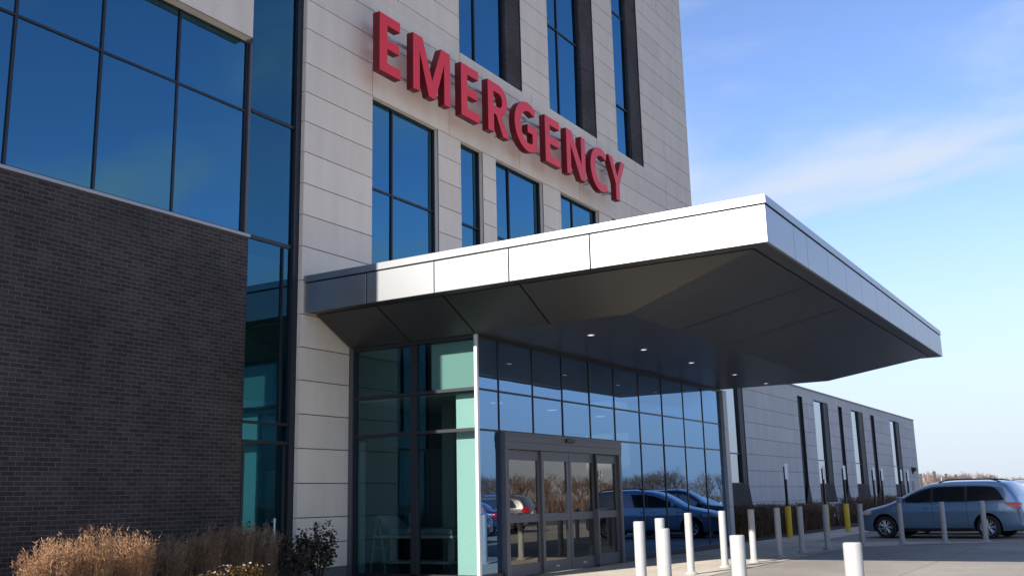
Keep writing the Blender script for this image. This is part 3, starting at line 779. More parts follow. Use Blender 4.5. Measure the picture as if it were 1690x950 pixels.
def gR(w):
    out = [(0, 0), (S, 0), (S, .5), (.38, .5), (w-.30, 0), (w, 0), (w-.36, .56)] + arc(w-.46, .93, .40, .40, -62, 90, 14) + [(0, H)]
    hole = [(S, .72), (.5, .72)] + arc(.5, .91, .17, .19, -90, 90, 10) + [(.5, 1.10), (S, 1.10)]
    return [out, hole]
def gC(w):
    o_ = arc(w*.62, H/2, w*.62, H/2+.02, 62, 298, 30); i_ = arc(w*.66, H/2, w*.38, H/2-.22, 298-4, 62+4, 26)
    return [[(w, H-.06)] + o_ + [(w, .06), (w*.96, .29)] + i_ + [(w*.95, H-.29)]]
def gG(w):
    o_ = arc(w*.58, H/2, w*.58, H/2+.02, 62, 292, 30); i_ = arc(w*.62, H/2, w*.36, H/2-.22, 286, 66, 26)
    return [[(w*.95, H-.06)] + o_ + [(w, .10), (w, .74), (w*.56, .74), (w*.56, .52), (w-.26, .52), (w-.26, .27)] + i_ + [(w*.88, H-.28)]]
LET = [(gE, 15.55, .73), (gM, 16.73, 1.44), (gE, 18.62, .77), (gR, 19.80, .98), (gG, 21.07, 1.17), (gE, 22.67, .84), (gN, 23.89, 1.15), (gC, 25.37, 1.10), (gY, 26.60, 1.19)]
for fn, x, w_ in LET:
    cu = bpy.data.curves.new('tmp', 'CURVE'); cu.dimensions = '2D'; cu.fill_mode = 'BOTH'; cu.extrude = .085; cu.bevel_depth = .008; cu.bevel_resolution = 1; cu.offset = -.008
    for loop in fn(w_):
        sp_ = cu.splines.new('POLY'); sp_.points.add(len(loop)-1); sp_.use_cyclic_u = True
        for p, q in zip(sp_.points, loop): p.co = (q[0], q[1], 0, 1)
    co = bpy.data.objects.new('tmp', cu); COL.objects.link(co)
    dg = bpy.context.evaluated_depsgraph_get(); dg.update()
    me = bpy.data.meshes.new_from_object(co.evaluated_get(dg)); bpy.data.objects.remove(co)
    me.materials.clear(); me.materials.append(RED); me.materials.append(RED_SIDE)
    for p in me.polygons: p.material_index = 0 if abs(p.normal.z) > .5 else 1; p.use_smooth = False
    me.name = 'letter'
    o = bpy.data.objects.new('letter', me); COL.objects.link(o); o.parent = sign
    o.rotation_euler = (R(90), 0, 0); o.location = (x-15.55, 12.64-YF, 0)
for z in (.24, 1.02):
    b = MB(); b.box(.3, 11.8, -.30, -.25, z-.025, z+.025); b.build('rail', STEEL, sign)
for k in range(10):
    b = MB(); x = .4+k*1.24
    for z in (.24, 1.02):
        b = MB(); b.box(x-.02, x+.02, -.25, -.002, z-.015, z+.015); b.build('bracket', STEEL, sign)

# ------------------------------------------------------------------ bollards
bo = empty('bollard', label='x', cat='bollard', group='pale steel bollards along the driveway edge')
b = MB(); b.lathe([(.07, .05), (.07, 1.095), (.067, 1.104), (.06, 1.109), (.0, 1.11)], 28); b.build('post', BOLL, bo, smooth=True, angle=50)
b = MB(); b.lathe([(.125, .004), (.125, .02), (.11, .035), (.074, .06), (.074, .09), (.0701, .095)], 28); b.build('base_flange', BOLL, bo, smooth=True)
def atpx(px, py, d):
    c = Vector(((px-845)/1659.97, -(py-475)/1659.97, 1)); dr_ = r2*c.x+u2*c.y+f*c.z
    return Vector((0, 0, 1.4)) + dr_*d
BL = []
for px, py, d in ((1406, 894, 7.75), (1216, 882, 9.5), (1094, 871, 10.9), (1054, 857, 12.9), (1088, 848, 14.6)):
    p = atpx(px, py, d); BL.append((p.x, p.y, min(0.0, p.z-1.11)))
BL += [(18.15, 7.26, 0), (19.97, 7.26, 0), (21.6, 7.2, 0), (23.45, 7.2, 0), (25.3, 7.2, 0), (26.9, 7.0, 0), (28.45, 6.47, 0), (29.8, 5.72, 0), (30.3, 4.7, 0), (30.9, 3.75, 0)]
BLAB = ['sunlit pale bollard cut by the bottom edge, standing alone before the van nose',
 'sunlit stout bollard before the end column, its base cut off below',
 'sunlit bollard with its base cut off, third along from the one standing alone',
 'sunlit bollard directly beside the door jamb, overlapping a slimmer one behind it',
 'sunlit slim bollard half hidden behind the one beside the door jamb',
 'sunlit bollard seen against the reflected van, its flange just showing',
 'sunlit bollard standing before the grey end column of the glass',
 'bollard with its upper half in shade and foot in sun',
 'first fully shaded bollard after the half sunlit one',
 'shaded bollard just past the yellow sleeved post with the tallest sign',
 'shaded bollard that hides most of the second yellow sleeved post',
 'shaded bollard at the front bumper of the blue minivan',
 'shaded bollard in front of the driver door of the blue minivan',
 'shaded bollard in front of the sliding door of the blue minivan',
 'shaded bollard in front of the rear wheel of the blue minivan']
for i, (p, lab) in enumerate(zip(BL, BLAB)):
    o = bo if i == 0 else copy_tree(bo)
    o.location = p; o['label'] = lab

# ------------------------------------------------------------------ parking sign posts
pso = empty('sign_post', label='x', cat='sign post', group='black parking sign posts along the wing')
b = MB(); b.box(-.04, .04, -.04, .04, .8, 2.32); b.build('pole', BLACK, pso)
b = MB(); b.lathe([(.1, 0), (.1, .98), (.09, 1.01), (0, 1.02)], 20); b.build('sleeve', YELLOW, pso, smooth=True, angle=50)
b = MB(); b.box(-.17, .17, -.055, -.043, 1.9, 2.42); b.build('sign_plate', SIGNW, pso, bevel=.004)
PS = [(34.3, 10.15), (38.2, 9.9), (39.6, 9.5), (44.2, 9.4), (46.3, 9.5), (50.5, 9.5), (52.7, 9.6)]
PLAB = ['yellow sleeved sign post with the tallest white plate, standing before the blank wing wall',
 'sign post whose yellow sleeve peeks out behind a shaded bollard',
 'yellow sleeved sign post closest to the minivan bumper',
 'black sign post rising behind the minivan hood, plate by a glass slot',
 'black sign post rising behind the minivan windshield, second above the hood',
 'black sign post above the minivan front window, before the last tall glass slot',
 'black sign post above the minivan roof, next to the wing corner']
for i, (p, lab) in enumerate(zip(PS, PLAB)):
    o = pso if i == 0 else copy_tree(pso)
    o.location = (p[0], p[1], 0); o['label'] = lab
    if i >= 3:
        for c in list(o.children):
            if c.name.startswith('sleeve'): bpy.data.objects.remove(c)
            elif c.name.startswith('pole'): c.scale.z = 1.0; c.location.z = 0
    if i >= 3:
        b = MB(); b.box(-.045, .045, -.045, .045, 0, .8); b.build('post_foot', BLACK, o)
def postat(px, top, d, lab, plate):
    p = atpx(px, top, d)
    t = empty('sign_post', (p.x, p.y, 0), 0, lab, 'sign post', 'far black posts beyond the wing')
    b = MB(); b.box(-.09, .09, -.09, .09, 0, p.z); b.build('pole', BLACK, t)
    if plate: b = MB(); b.box(-.3, .3, -.11, -.092, p.z-.75, p.z); b.build('sign_plate', SIGNW, t)
for a in ((1519, 781, 80, 'far black post touching the end corner of the wing', 0), (1541.5, 777, 78, 'tallest far black post against the brown woods', 0),
          (1552, 787, 84, 'far post with a white plate against the brown woods', 1), (1561, 781, 84, 'far black post just past the one with the white plate', 0), (1577, 782, 88, 'last far black post above the minivan roof rack', 0)): postat(*a)

# ------------------------------------------------------------------ cars
def lerp_tab(tab, x):
    if x <= tab[0][0]: return tab[0][1]
    if x >= tab[-1][0]: return tab[-1][1]
    for i in range(len(tab)-1):
        x0_, y0_ = tab[i]; x1_, y1_ = tab[i+1]
        if x0_ <= x <= x1_:
            h = x1_-x0_; t = (x-x0_)/h
            def sl_(j):
                if j == 0 or j == len(tab)-1:
                    j0 = 0 if j == 0 else len(tab)-2
                    return (tab[j0+1][1]-tab[j0][1])/(tab[j0+1][0]-tab[j0][0])
                a = (tab[j][1]-tab[j-1][1])/(tab[j][0]-tab[j-1][0]); c = (tab[j+1][1]-tab[j][1])/(tab[j+1][0]-tab[j][0])
                return 0 if a*c <= 0 else 2*a*c/(a+c)
            m0, m1 = sl_(i), sl_(i+1)
            return (2*t**3-3*t*t+1)*y0_ + (t**3-2*t*t+t)*h*m0 + (-2*t**3+3*t*t)*y1_ + (t**3-t*t)*h*m1

def make_car(name, P, paint, label, group=None):
    """P: profile tables. x runs from the front bumper back; y sideways; z up"""
    root = empty(name, label=label, cat=P['cat'], group=group)
    top, bot, wid = P['top'], P['bot'], P['wid']; belt = P['belt']; k = P['tumble']; RR = .14
    def hw(x, z):
        W = lerp_tab(wid, x); zt = lerp_tab(top, x); y = W
        if z > belt: y -= k*(z-belt) + .06*max(0, z-belt)**2
        if z < .55: y -= .10*((.55-z)/.35)**2
        y += .018*math.exp(-((z-.80)/.09)**2) - .012*math.exp(-((z-.5)/.06)**2)
        rr = min(RR, max(.03, zt-.5))
        if z > zt-rr:
            q = (z-(zt-rr))/rr; y -= rr*1.1*(1-math.sqrt(max(0, 1-q*q)))
        return max(y, .05)
    def ztop(x, y):
        zt = lerp_tab(top, x); W = max(hw(x, zt), .05)
        return zt + .045*(1-(y/W)**2)
    LEN = top[-1][0]; cx = P.get('cx', LEN/2)
    X = [0, .02, .05, .1, .16, .24] + [.24+(LEN-.48)*i/46 for i in range(1, 46)] + [LEN-.24, LEN-.16, LEN-.1, LEN-.05, LEN-.02, LEN]
    V = []; n_side = 20; n_top = 7
    for x in X:
        zt = lerp_tab(top, x); zb2 = lerp_tab(bot, x); half = [(0, zb2)]
        for i in range(n_side+1):
            t = i/n_side; t = 1-(1-t)**1.35
            z = zb2+(zt-zb2)*t; half.append((hw(x, z), z))
        W = half[-1][0]
        for i in range(1, n_top+1):
            y = W*(1-i/n_top); half.append((y, ztop(x, y)))
        V.append(half)
    m = len(V[0]); vv = []; ff_ = []
    for i, x in enumerate(X):
        ring = [(x-cx, y, z) for y, z in V[i]] + [(x-cx, -y, z) for y, z in reversed(V[i][1:-1])]
        vv += ring
    K = 2*m-2
    for i in range(len(X)-1):
        for j in range(K):
            j2 = (j+1) % K
            ff_.append((i*K+j, i*K+j2, (i+1)*K+j2, (i+1)*K+j))
    ff_.append(tuple(range(K-1, -1, -1))); ff_.append(tuple((len(X)-1)*K+j for j in range(K)))
    mb = MB(); mb.v = vv; mb.f = ff_; mb.m = [0]*len(ff_)
    body = mb.build('body', [paint, WELL], root, merge=True)
    wr = P['wr']; axles = [a-cx for a in P['axles']]
    cut = MB()
    for a in axles:
        for s in (-1, 1):
            y0_, y1_ = (.55, 1.3) if s > 0 else (-1.3, -.55)
            cut.lathe([(.001, y0_), (wr+.065, y0_), (wr+.065, y1_), (.001, y1_)], 32, (a, 0, wr+.01), 'y')
    co = cut.build('tmp_cut', WELL, merge=True)
    md = body.modifiers.new('b', 'BOOLEAN'); md.object = co; md.operation = 'DIFFERENCE'; md.solver = 'EXACT'
    try: md.material_mode = 'TRANSFER'
    except Exception: pass
    dg = bpy.context.evaluated_depsgraph_get(); dg.update()
    me = bpy.data.meshes.new_from_object(body.evaluated_get(dg)); body.modifiers.clear(); body.data = me
    bpy.data.objects.remove(co)
    me.polygons.foreach_set('use_smooth', [True]*len(me.polygons)); me.set_sharp_from_angle(angle=R(38))
    # patches on the body sides
    def side(nm, xa, xb, zlo, zhi, mat, off=.006, nx=14, nz=7, par=root, sides=(1, -1)):
        b = MB()
        for s in sides:
            for i in range(nx):
                for j in range(nz):
                    q = []
                    for (ii, jj) in ((i, j), (i+1, j), (i+1, j+1), (i, j+1)):
                        x = xa+(xb-xa)*ii/nx; lo = zlo(x); hi = max(zhi(x), lo+.001)
                        z = lo+(hi-lo)*jj/nz; q.append((x-cx, s*(hw(x, z)+off), z))
                    if s > 0: q.reverse()
                    b.quad(*q)
        return b.build(nm, mat, par, smooth=True, merge=True)
    def topp(nm, xa, xb, yf, mat, off=.006, nx=8, ny=10):
        b = MB()
        for i in range(nx):
            for j in range(ny):
                q = []
                for (ii, jj) in ((i, j), (i+1, j), (i+1, j+1), (i, j+1)):
                    x = xa+(xb-xa)*ii/nx; y = (jj/ny*2-1)*yf*max(hw(x, lerp_tab(top, x)), .1); q.append((x-cx, y, ztop(x, y)+off))
                b.quad(*q)
        return b.build(nm, mat, root, smooth=True, merge=True)
    for wx in P['sidewin']:
        nm, xa, xb, lo, hi = wx
        for sg in (1, -1): side(nm, xa, xb, lo, hi, CARGLASS, sides=(sg,))
    for xa, xb in P.get('pillars', []):
        for sg in (1, -1): side('door_pillar', xa, xb, lambda x: belt+.03, lambda x: 1.512, TRIM, .004, 2, 6, sides=(sg,))
    topp('windshield', P['ws'][0], P['ws'][1], .93, CARGLASS)
    topp('rear_window', P['rw'][0], P['rw'][1], .90, CARGLASS)
    for sg in (1, -1):
        for xa, xb, lo, hi in P['tail']: side('tail_light', xa, xb, lo, hi, TAIL, .03, 10, 6, sides=(sg,))
    for sg in (1, -1):
        for xa, xb, lo, hi in P['head']: side('headlight', xa, xb, lo, hi, HEADL, .010, 6, 4, sides=(sg,))
    for sg in (1, -1):
        for xa, xb, lo, hi in P.get('amber', []): side('indicator_lamp', xa, xb, lo, hi, AMBER, .013, 4, 3, sides=(sg,))
    for sg in (1, -1): side('sill_trim', P['axles'][0]+wr+.07, P['axles'][1]-wr-.07, lambda x: lerp_tab(bot, x)+.0, lambda x: lerp_tab(bot, x)+.10, TRIM, .008, 8, 2, sides=(sg,))
    for sg in (1, -1): side('side_moulding', P['axles'][0]+wr+.2, P['axles'][1]-wr-.12, lambda x: .60, lambda x: .625, paint, .016, 8, 2, sides=(sg,))
    # grille, plate and bumper
    b = MB(); zg = P['grille']
    for i in range(4):
        z = zg[0]+(zg[1]-zg[0])*(i+.5)/4; b.box(-cx-.02, -cx+.05, -.42, .42, z-.018, z+.018)
    b.build('grille', TRIM, root)
    b = MB(); b.box(LEN-cx-.03, LEN-cx+.012, -.26, .26, P['plate'], P['plate']+.13); b.build('licence_plate', SIGNW, root)
    # door lines and handles
    for x in P['seams']:
        for sg in (1, -1): side('door_seam', x-.006, x+.006, lambda x_: .34, lambda x_: belt+.02, TRIM, .003, 1, 14, sides=(sg,))
    for x in P['handles']:
        b = MB()
        for s in (-1, 1):
            y = hw(x, P['hz']); b.box(x-cx-.09, x-cx+.09, min(s*y, s*(y+.035)), max(s*y, s*(y+.035)), P['hz']-.018, P['hz']+.018)
        b.build('door_handle', paint, root, bevel=.008)
    x = P['mirror']
    for s in (-1, 1):
        b = MB(); y = hw(x, belt+.08); b.box(x-cx-.06, x-cx+.09, s*(y+.12)-.10, s*(y+.12)+.10, belt+.02, belt+.19); b.build('mirror', paint, root, bevel=.03, smooth=True)
    if P.get('rails'):
        xa, xb = P['rails']
        for s in (-1, 1):
            b = MB(); pts = []
            for i in range(13):
                t = i/12; x = xa+(xb-xa)*t; e = min(1, t*8, (1-t)*8)
                pts.append(Vector((x-cx, s*(hw(x, lerp_tab(top, x))*.92), lerp_tab(top, x)-.02+.085*e)))
            for p, q in zip(pts, pts[1:]): b.bar(p, q, .02)
            b.build('roof_rail', TRIM, root, smooth=True)
    # wheels
    for a in axles:
        for s in (-1, 1):
            yo = lerp_tab(wid, a+cx)-.03
            b = MB(); prof = [(wr*.62, -.09), (wr*.66, -.105), (wr*.9, -.105), (wr*.985, -.085), (wr, -.05), (wr, .05), (wr*.985, .085), (wr*.9, .105), (wr*.66, .105), (wr*.62, .09)]
            b.lathe(prof, 36, (0, 0, 0), 'y')
            wo_ = b.build('wheel', RUBBER, root, smooth=True, angle=50)
            wo_.location = (a, s*(yo-.105), wr)
            b = MB()
            b.lathe([(wr*.66, s*.10), (wr*.62, s*.098), (wr*.59, s*.06), (wr*.57, 0)], 36, (0, 0, 0), 'y')
            for q in range(7):
                t = 2*math.pi*q/7
                for dt in (-.16, .16):
                    p0 = Vector((math.cos(t+dt*.5)*wr*.12, s*.088, math.sin(t+dt*.5)*wr*.12)); p1 = Vector((math.cos(t+dt)*wr*.61, s*.085, math.sin(t+dt)*wr*.61))
                    b.bar(p0, p1, .020, .017, 6)
            b.lathe([(.001, s*.105), (wr*.15, s*.10), (wr*.17, s*.07)], 16, (0, 0, 0), 'y')
            b.build('rim', RIM, wo_, smooth=True)
            b = MB(); b.lathe([(.001, s*.03), (wr*.58, s*.03)], 24, (0, 0, 0), 'y'); b.build('brake_disc', WELL, wo_)
    return root

VAN = dict(cat='minivan', cx=2.55, belt=1.04, tumble=.26, wr=.335, axles=[.96, 4.0], mirror=1.52, hz=.90, plate=.62, grille=(.5, .68),
  top=[(0, .56), (.03, .66), (.12, .77), (.3, .855), (.7, .95), (1.1, 1.05), (1.35, 1.16), (1.8, 1.40), (2.2, 1.565), (2.5, 1.625), (3.1, 1.66), (3.8, 1.655), (4.3, 1.625), (4.55, 1.575), (4.66, 1.45), (4.82, 1.2), (4.90, 1.0), (4.95, .8), (4.98, .58)],
  bot=[(0, .34), (.15, .24), (.5, .2), (2.5, .2), (4.5, .22), (4.8, .28), (4.98, .4)],
  wid=[(0, .56), (.05, .68), (.15, .80), (.35, .90), (.7, .955), (1.3, .975), (3.9, .975), (4.45, .955), (4.72, .90), (4.88, .82), (4.94, .74), (4.98, .62)],
  sidewin=[('front_window', 1.42, 2.42, lambda x: 1.065 + .0*x, lambda x: min(lerp_tab([(1.42, 1.08), (1.75, 1.27), (2.1, 1.43), (2.42, 1.50)], x), 1.50)),
           ('sliding_door_window', 2.50, 3.42, lambda x: 1.075, lambda x: 1.515 + .01*(x-2.5)),
           ('quarter_window', 3.50, 4.52, lambda x: 1.08 + .02*(x-3.5), lambda x: lerp_tab([(3.5, 1.525), (4.15, 1.50), (4.3, 1.44), (4.52, 1.12)], x))],
  ws=(1.32, 2.12), rw=(4.63, 4.83),
  tail=[(4.52, 4.92, lambda x: 1.0 - .17*min(1, (x-4.52)/.30), lambda x: 1.045 - .06*(x-4.52))], head=[(.10, .55, lambda x: .66+.12*x, lambda x: .735+.19*x)], amber=[(.12, .34, lambda x: .655+.1*x, lambda x: .69+.12*x)],
  pillars=[(2.42, 2.50), (3.42, 3.50)], seams=[1.42, 2.46, 3.46], handles=[2.28, 2.66], rails=(2.55, 4.45))
SUV = dict(cat='car', belt=1.02, tumble=.30, wr=.36, axles=[.9, 3.58], mirror=1.5, hz=.92, plate=.80, grille=(.62, .82),
  top=[(0, .62), (.04, .8), (.15, .92), (.5, 1.0), (1.2, 1.09), (1.35, 1.15), (1.75, 1.42), (2.1, 1.6), (2.5, 1.66), (3.4, 1.65), (4.0, 1.6), (4.2, 1.53), (4.38, 1.25), (4.52, 1.0), (4.58, .8), (4.62, .6)],
  bot=[(0, .36), (.2, .26), (1, .24), (3.8, .24), (4.4, .32), (4.62, .44)],
  wid=[(0, .6), (.06, .72), (.2, .84), (.5, .90), (1.2, .92), (3.8, .92), (4.3, .88), (4.52, .80), (4.62, .66)],
  sidewin=[('front_window', 1.48, 2.3, lambda x: 1.06, lambda x: lerp_tab([(1.48, 1.08), (1.8, 1.33), (2.1, 1.47), (2.3, 1.5)], x)), ('rear_side_window', 2.38, 3.22, lambda x: 1.07, lambda x: 1.51), ('quarter_window', 3.3, 4.05, lambda x: 1.09, lambda x: lerp_tab([(3.3, 1.5), (3.8, 1.44), (4.05, 1.14)], x))],
  ws=(1.34, 2.02), rw=(4.24, 4.46), tail=[(4.3, 4.57, lambda x: .88, lambda x: 1.12)], head=[(.12, .5, lambda x: .76+.06*x, lambda x: .86+.14*x)],
  seams=[1.45, 2.34, 3.26], handles=[2.18, 3.05], rails=(2.3, 3.9))
SEDAN = dict(cat='car', belt=.92, tumble=.34, wr=.325, axles=[.92, 3.62], mirror=1.55, hz=.84, plate=.72, grille=(.45, .6),
  top=[(0, .5), (.05, .64), (.2, .74), (.7, .85), (1.25, .93), (1.45, 1.0), (1.9, 1.24), (2.3, 1.40), (2.7, 1.44), (3.2, 1.41), (3.6, 1.29), (3.95, 1.08), (4.2, 1.0), (4.5, .97), (4.62, .88), (4.7, .6)],
  bot=[(0, .3), (.2, .2), (1, .18), (4, .2), (4.5, .28), (4.7, .38)],
  wid=[(0, .55), (.06, .68), (.2, .80), (.5, .87), (1.2, .9), (3.8, .9), (4.4, .86), (4.6, .76), (4.7, .6)],
  sidewin=[('front_window', 1.55, 2.48, lambda x: .945, lambda x: lerp_tab([(1.55, .97), (1.9, 1.16), (2.25, 1.30), (2.48, 1.33)], x)), ('rear_side_window', 2.56, 3.55, lambda x: .955, lambda x: lerp_tab([(2.56, 1.34), (3.05, 1.30), (3.3, 1.2), (3.55, .98)], x))],
  ws=(1.46, 2.22), rw=(3.45, 3.98), tail=[(4.3, 4.63, lambda x: .74, lambda x: .90)], head=[(.1, .5, lambda x: .56+.08*x, lambda x: .66+.17*x)],
  seams=[1.5, 2.52], handles=[2.35, 3.2])
def paint(name, c, m=.55): return principled(name, c, .32, m, .5, coat=1.0)
P_BLUE = paint('steel_blue_paint', (.15, .245, .36)); P_BLACK = paint('black_paint', (.012, .012, .014)); P_WHITE = paint('white_paint', (.72, .72, .71), 0)
P_RED = paint('dark_red_paint', (.20, .012, .02)); P_SILV = paint('silver_paint', (.42, .43, .45), .7); P_NAVY = paint('navy_paint', (.03, .055, .13)); P_GREY = paint('grey_paint', (.13, .135, .14))
def place(o, x, y, heading): o.location = (x, y, 0); o.rotation_euler = (0, 0, R(heading)+math.pi); return o
H0 = 80.0
hx, hy = math.cos(R(H0)), math.sin(R(H0)); px_, py_ = hy, -hx
fa = Vector((33.28+.3, 6.96-.05)); cvan = Vector((fa.x-(2.55-.96)*hx+.0, fa.y-(2.55-.96)*hy))
cvan = cvan + Vector((px_, py_))*.95
GP = 'cars parked in the lot'
place(make_car('parked_minivan', VAN, P_BLUE, 'steel blue minivan with roof rails parked nose to the wing behind the bollards', GP), cvan.x, cvan.y, H0)
q = cvan + Vector((px_, py_))*2.9 + Vector((hx, hy))*.55
place(make_car('parked_car', SUV, P_BLACK, 'black sport utility car half hidden behind the blue minivan', GP), q.x, q.y, H0)
q = cvan + Vector((px_, py_))*6.2 - Vector((hx, hy))*.3
place(make_car('parked_car', SUV, P_SILV, 'silver sport utility car, second beyond the blue minivan', GP), q.x, q.y, H0)
q = cvan + Vector((px_, py_))*9.6 - Vector((hx, hy))*.2
place(make_car('parked_car', SEDAN, P_GREY, 'grey saloon car, third beyond the blue minivan', GP), q.x, q.y, H0)
for (x, y, hd, T_, pnt, lab) in ((29.2, -1.2, 255, SEDAN, P_RED, 'dark red saloon car, seen reflected beside the door jamb'), (34.0, -4.5, 258, SUV, P_WHITE, 'white sport utility car, seen reflected in the sliding door'),
        (37.0, -5.2, 256, SEDAN, P_NAVY, 'navy saloon car, seen reflected in the sliding door'), (40.2, -5.8, 256, SUV, P_GREY, 'grey sport utility car, seen reflected behind the navy one')):
    place(make_car('parked_car', T_, pnt, lab, GP), x, y, hd)

# ------------------------------------------------------------------ vegetation
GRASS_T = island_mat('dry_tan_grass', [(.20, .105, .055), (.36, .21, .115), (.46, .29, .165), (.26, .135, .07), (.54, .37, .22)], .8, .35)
GRASS_SHD = island_mat('shaded_tan_grass', [(.16, .105, .06), (.29, .195, .12), (.36, .25, .16), (.21, .13, .07)], .85, .25)  # darker copy of the tan grass, shade put into the blade colours
GRASS_R = island_mat('russet_grass', [(.10, .06, .045), (.17, .10, .07), (.15, .11, .075), (.21, .14, .09)], .9, .2)
LEAF_D = island_mat('dark_shrub_leaves', [(.020, .022, .016), (.045, .042, .034), (.07, .06, .05), (.035, .022, .02)], .55, .15)
LEAF_O = island_mat('autumn_leaves', [(.075, .055, .016), (.12, .06, .02), (.10, .09, .022), (.07, .035, .018)], .7, .3)
PETAL = island_mat('pale_pink_petals', [(.62, .45, .55), (.75, .62, .70), (.55, .35, .5)], .6, .3)
TWIG = principled('dark_twigs', (.035, .026, .02), .9)

def grass_mesh(rnd, n, h, rad, spread, plume=True):
    b = MB()
    for i in range(n):
        a = rnd.uniform(0, 2*math.pi); rr = rad*math.sqrt(rnd.random())
        p = Vector((rr*math.cos(a), rr*math.sin(a), 0))
        lean = Vector((math.cos(a), math.sin(a), 0))*rnd.uniform(.02, spread) + Vector((rnd.uniform(-.08, .08), rnd.uniform(-.08, .08), 0))
        hh = h*rnd.uniform(.55, 1.0); wd = rnd.uniform(.002, .0045); ta = rnd.uniform(0, math.pi); sd2 = Vector((math.cos(ta), math.sin(ta), 0))
        prev = None; K2 = 4
        for k in range(K2+1):
            t = k/K2; c = p+lean*(t*t)*hh + Vector((0, 0, hh*t*(1-.08*t)))
            w_ = wd*(1-t*.85)
            cur = (c-sd2*w_, c+sd2*w_)
            if prev: b.quad(prev[0], prev[1], cur[1], cur[0])
            prev = cur
        if plume and rnd.random() < .75:
            d = (lean*.9+Vector((0, 0, 1))).normalized()
            L2 = rnd.uniform(.10, .24)
            for q in range(rnd.randint(7, 12)):
                t = rnd.random(); c0 = c + d*L2*(t-.4); o = Vector((rnd.uniform(-1, 1), rnd.uniform(-1, 1), rnd.uniform(.1, 1.3))).normalized()*rnd.uniform(.025, .065)
                s2 = o.cross(Vector((rnd.random(), rnd.random(), rnd.random()))).normalized()*rnd.uniform(.0025, .005)
                b.quad(c0-s2, c0+s2, c0+o+s2*.4, c0+o-s2*.4)
    return b
rnd = random.Random(3)
protoG = [grass_mesh(rnd, 300, 1.0, .15, .13) for _ in range(4)]
gm = []
for g in protoG:
    o = g.build('grass_clump', GRASS_T); gm.append(o.data); bpy.data.objects.remove(o)
def clump(x, y, mi, s, sz, mat, lab, grp, name='grass_clump', cat='grass clump'):
    me = gm[mi]
    o = bpy.data.objects.new(name, me); COL.objects.link(o)
    o.location = (x, y, .015); o.scale = (s, s, sz); o.rotation_euler = (0, 0, rnd.uniform(0, 6.28))
    o.material_slots[0].link = 'OBJECT'; o.material_slots[0].material = mat
    return tag(o, lab, cat, grp)
G1 = 'tan ornamental grasses by the brick wall'
ORD = ['first', 'second', 'third', 'fourth', 'fifth', 'sixth', 'seventh', 'eighth', 'ninth', 'tenth', 'eleventh', 'twelfth', 'thirteenth', 'fourteenth', 'fifteenth', 'sixteenth', 'seventeenth', 'eighteenth']
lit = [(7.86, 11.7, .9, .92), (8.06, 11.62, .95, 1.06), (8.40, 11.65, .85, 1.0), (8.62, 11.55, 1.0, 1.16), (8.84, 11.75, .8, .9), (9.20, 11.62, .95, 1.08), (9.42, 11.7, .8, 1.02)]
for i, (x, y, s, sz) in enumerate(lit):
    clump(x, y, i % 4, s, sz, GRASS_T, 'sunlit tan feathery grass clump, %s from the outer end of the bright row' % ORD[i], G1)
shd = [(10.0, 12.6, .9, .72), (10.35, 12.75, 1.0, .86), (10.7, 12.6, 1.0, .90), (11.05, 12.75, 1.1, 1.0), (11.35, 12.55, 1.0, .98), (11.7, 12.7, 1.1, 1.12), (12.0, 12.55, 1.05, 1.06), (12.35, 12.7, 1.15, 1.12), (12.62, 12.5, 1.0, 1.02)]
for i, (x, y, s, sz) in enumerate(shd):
    clump(x, y, (i+1) % 4, s, sz, GRASS_SHD, 'shaded tan grass clump, %s along the brick wall toward the link glass' % ORD[i], G1)
FL = None
# low flowering perennials at the sunlit edge
def leafy(rnd, n, rx, ry, h, ls, base=0.0):
    b = MB()
    for i in range(n):
        a = rnd.uniform(0, 6.28); q = math.sqrt(rnd.random()); z = base+h*rnd.random()**.7
        c = Vector((rx*q*math.cos(a)*(1-.35*z/h), ry*q*math.sin(a)*(1-.35*z/h), z))
        d = Vector((rnd.uniform(-1, 1), rnd.uniform(-1, 1), rnd.uniform(-.4, 1))).normalized(); s2 = d.cross(Vector((rnd.random(), rnd.random(), rnd.random()+.1))).normalized()
        l_ = ls*rnd.uniform(.6, 1.3)
        b.quad(c, c+d*l_*.5+s2*l_*.28, c+d*l_, c+d*l_*.5-s2*l_*.28)
    return b
for i, (x, y, h) in enumerate(((9.85, 11.3, .44), (10.2, 11.2, .50), (10.55, 11.1, .56), (10.9, 11.1, .55))):
    t = empty('flowering_plant', (x, y, .015), 0, 'low sunlit perennial with pale pink flowers, %s along in front of the shaded grasses' % ORD[i], 'plant', 'low flowering perennials in the bed')
    leafy(rnd, 420, .28, .26, h, .06).build('leaves', LEAF_O, t)
    for q in range(13):
        a = rnd.uniform(0, 6.28); rr = .25*math.sqrt(rnd.random()); c = Vector((rr*math.cos(a), rr*math.sin(a), h*rnd.uniform(.88, 1.08)))
        if FL is None:
            b = MB()
            for k in range(6):
                d = Vector((math.cos(k*1.047), math.sin(k*1.047), .3))*.022; s2 = Vector((-d.y, d.x, 0))*.5
                b.quad((0, 0, 0), d*.6+s2, d, d*.6-s2)
            fo = b.build('flower', PETAL, t); FL = fo.data
        else:
            fo = bpy.data.objects.new('flower', FL); COL.objects.link(fo); fo.parent = t
        fo.location = c; fo.rotation_euler = (rnd.uniform(-.5, .5), rnd.uniform(-.5, .5), rnd.uniform(0, 6))
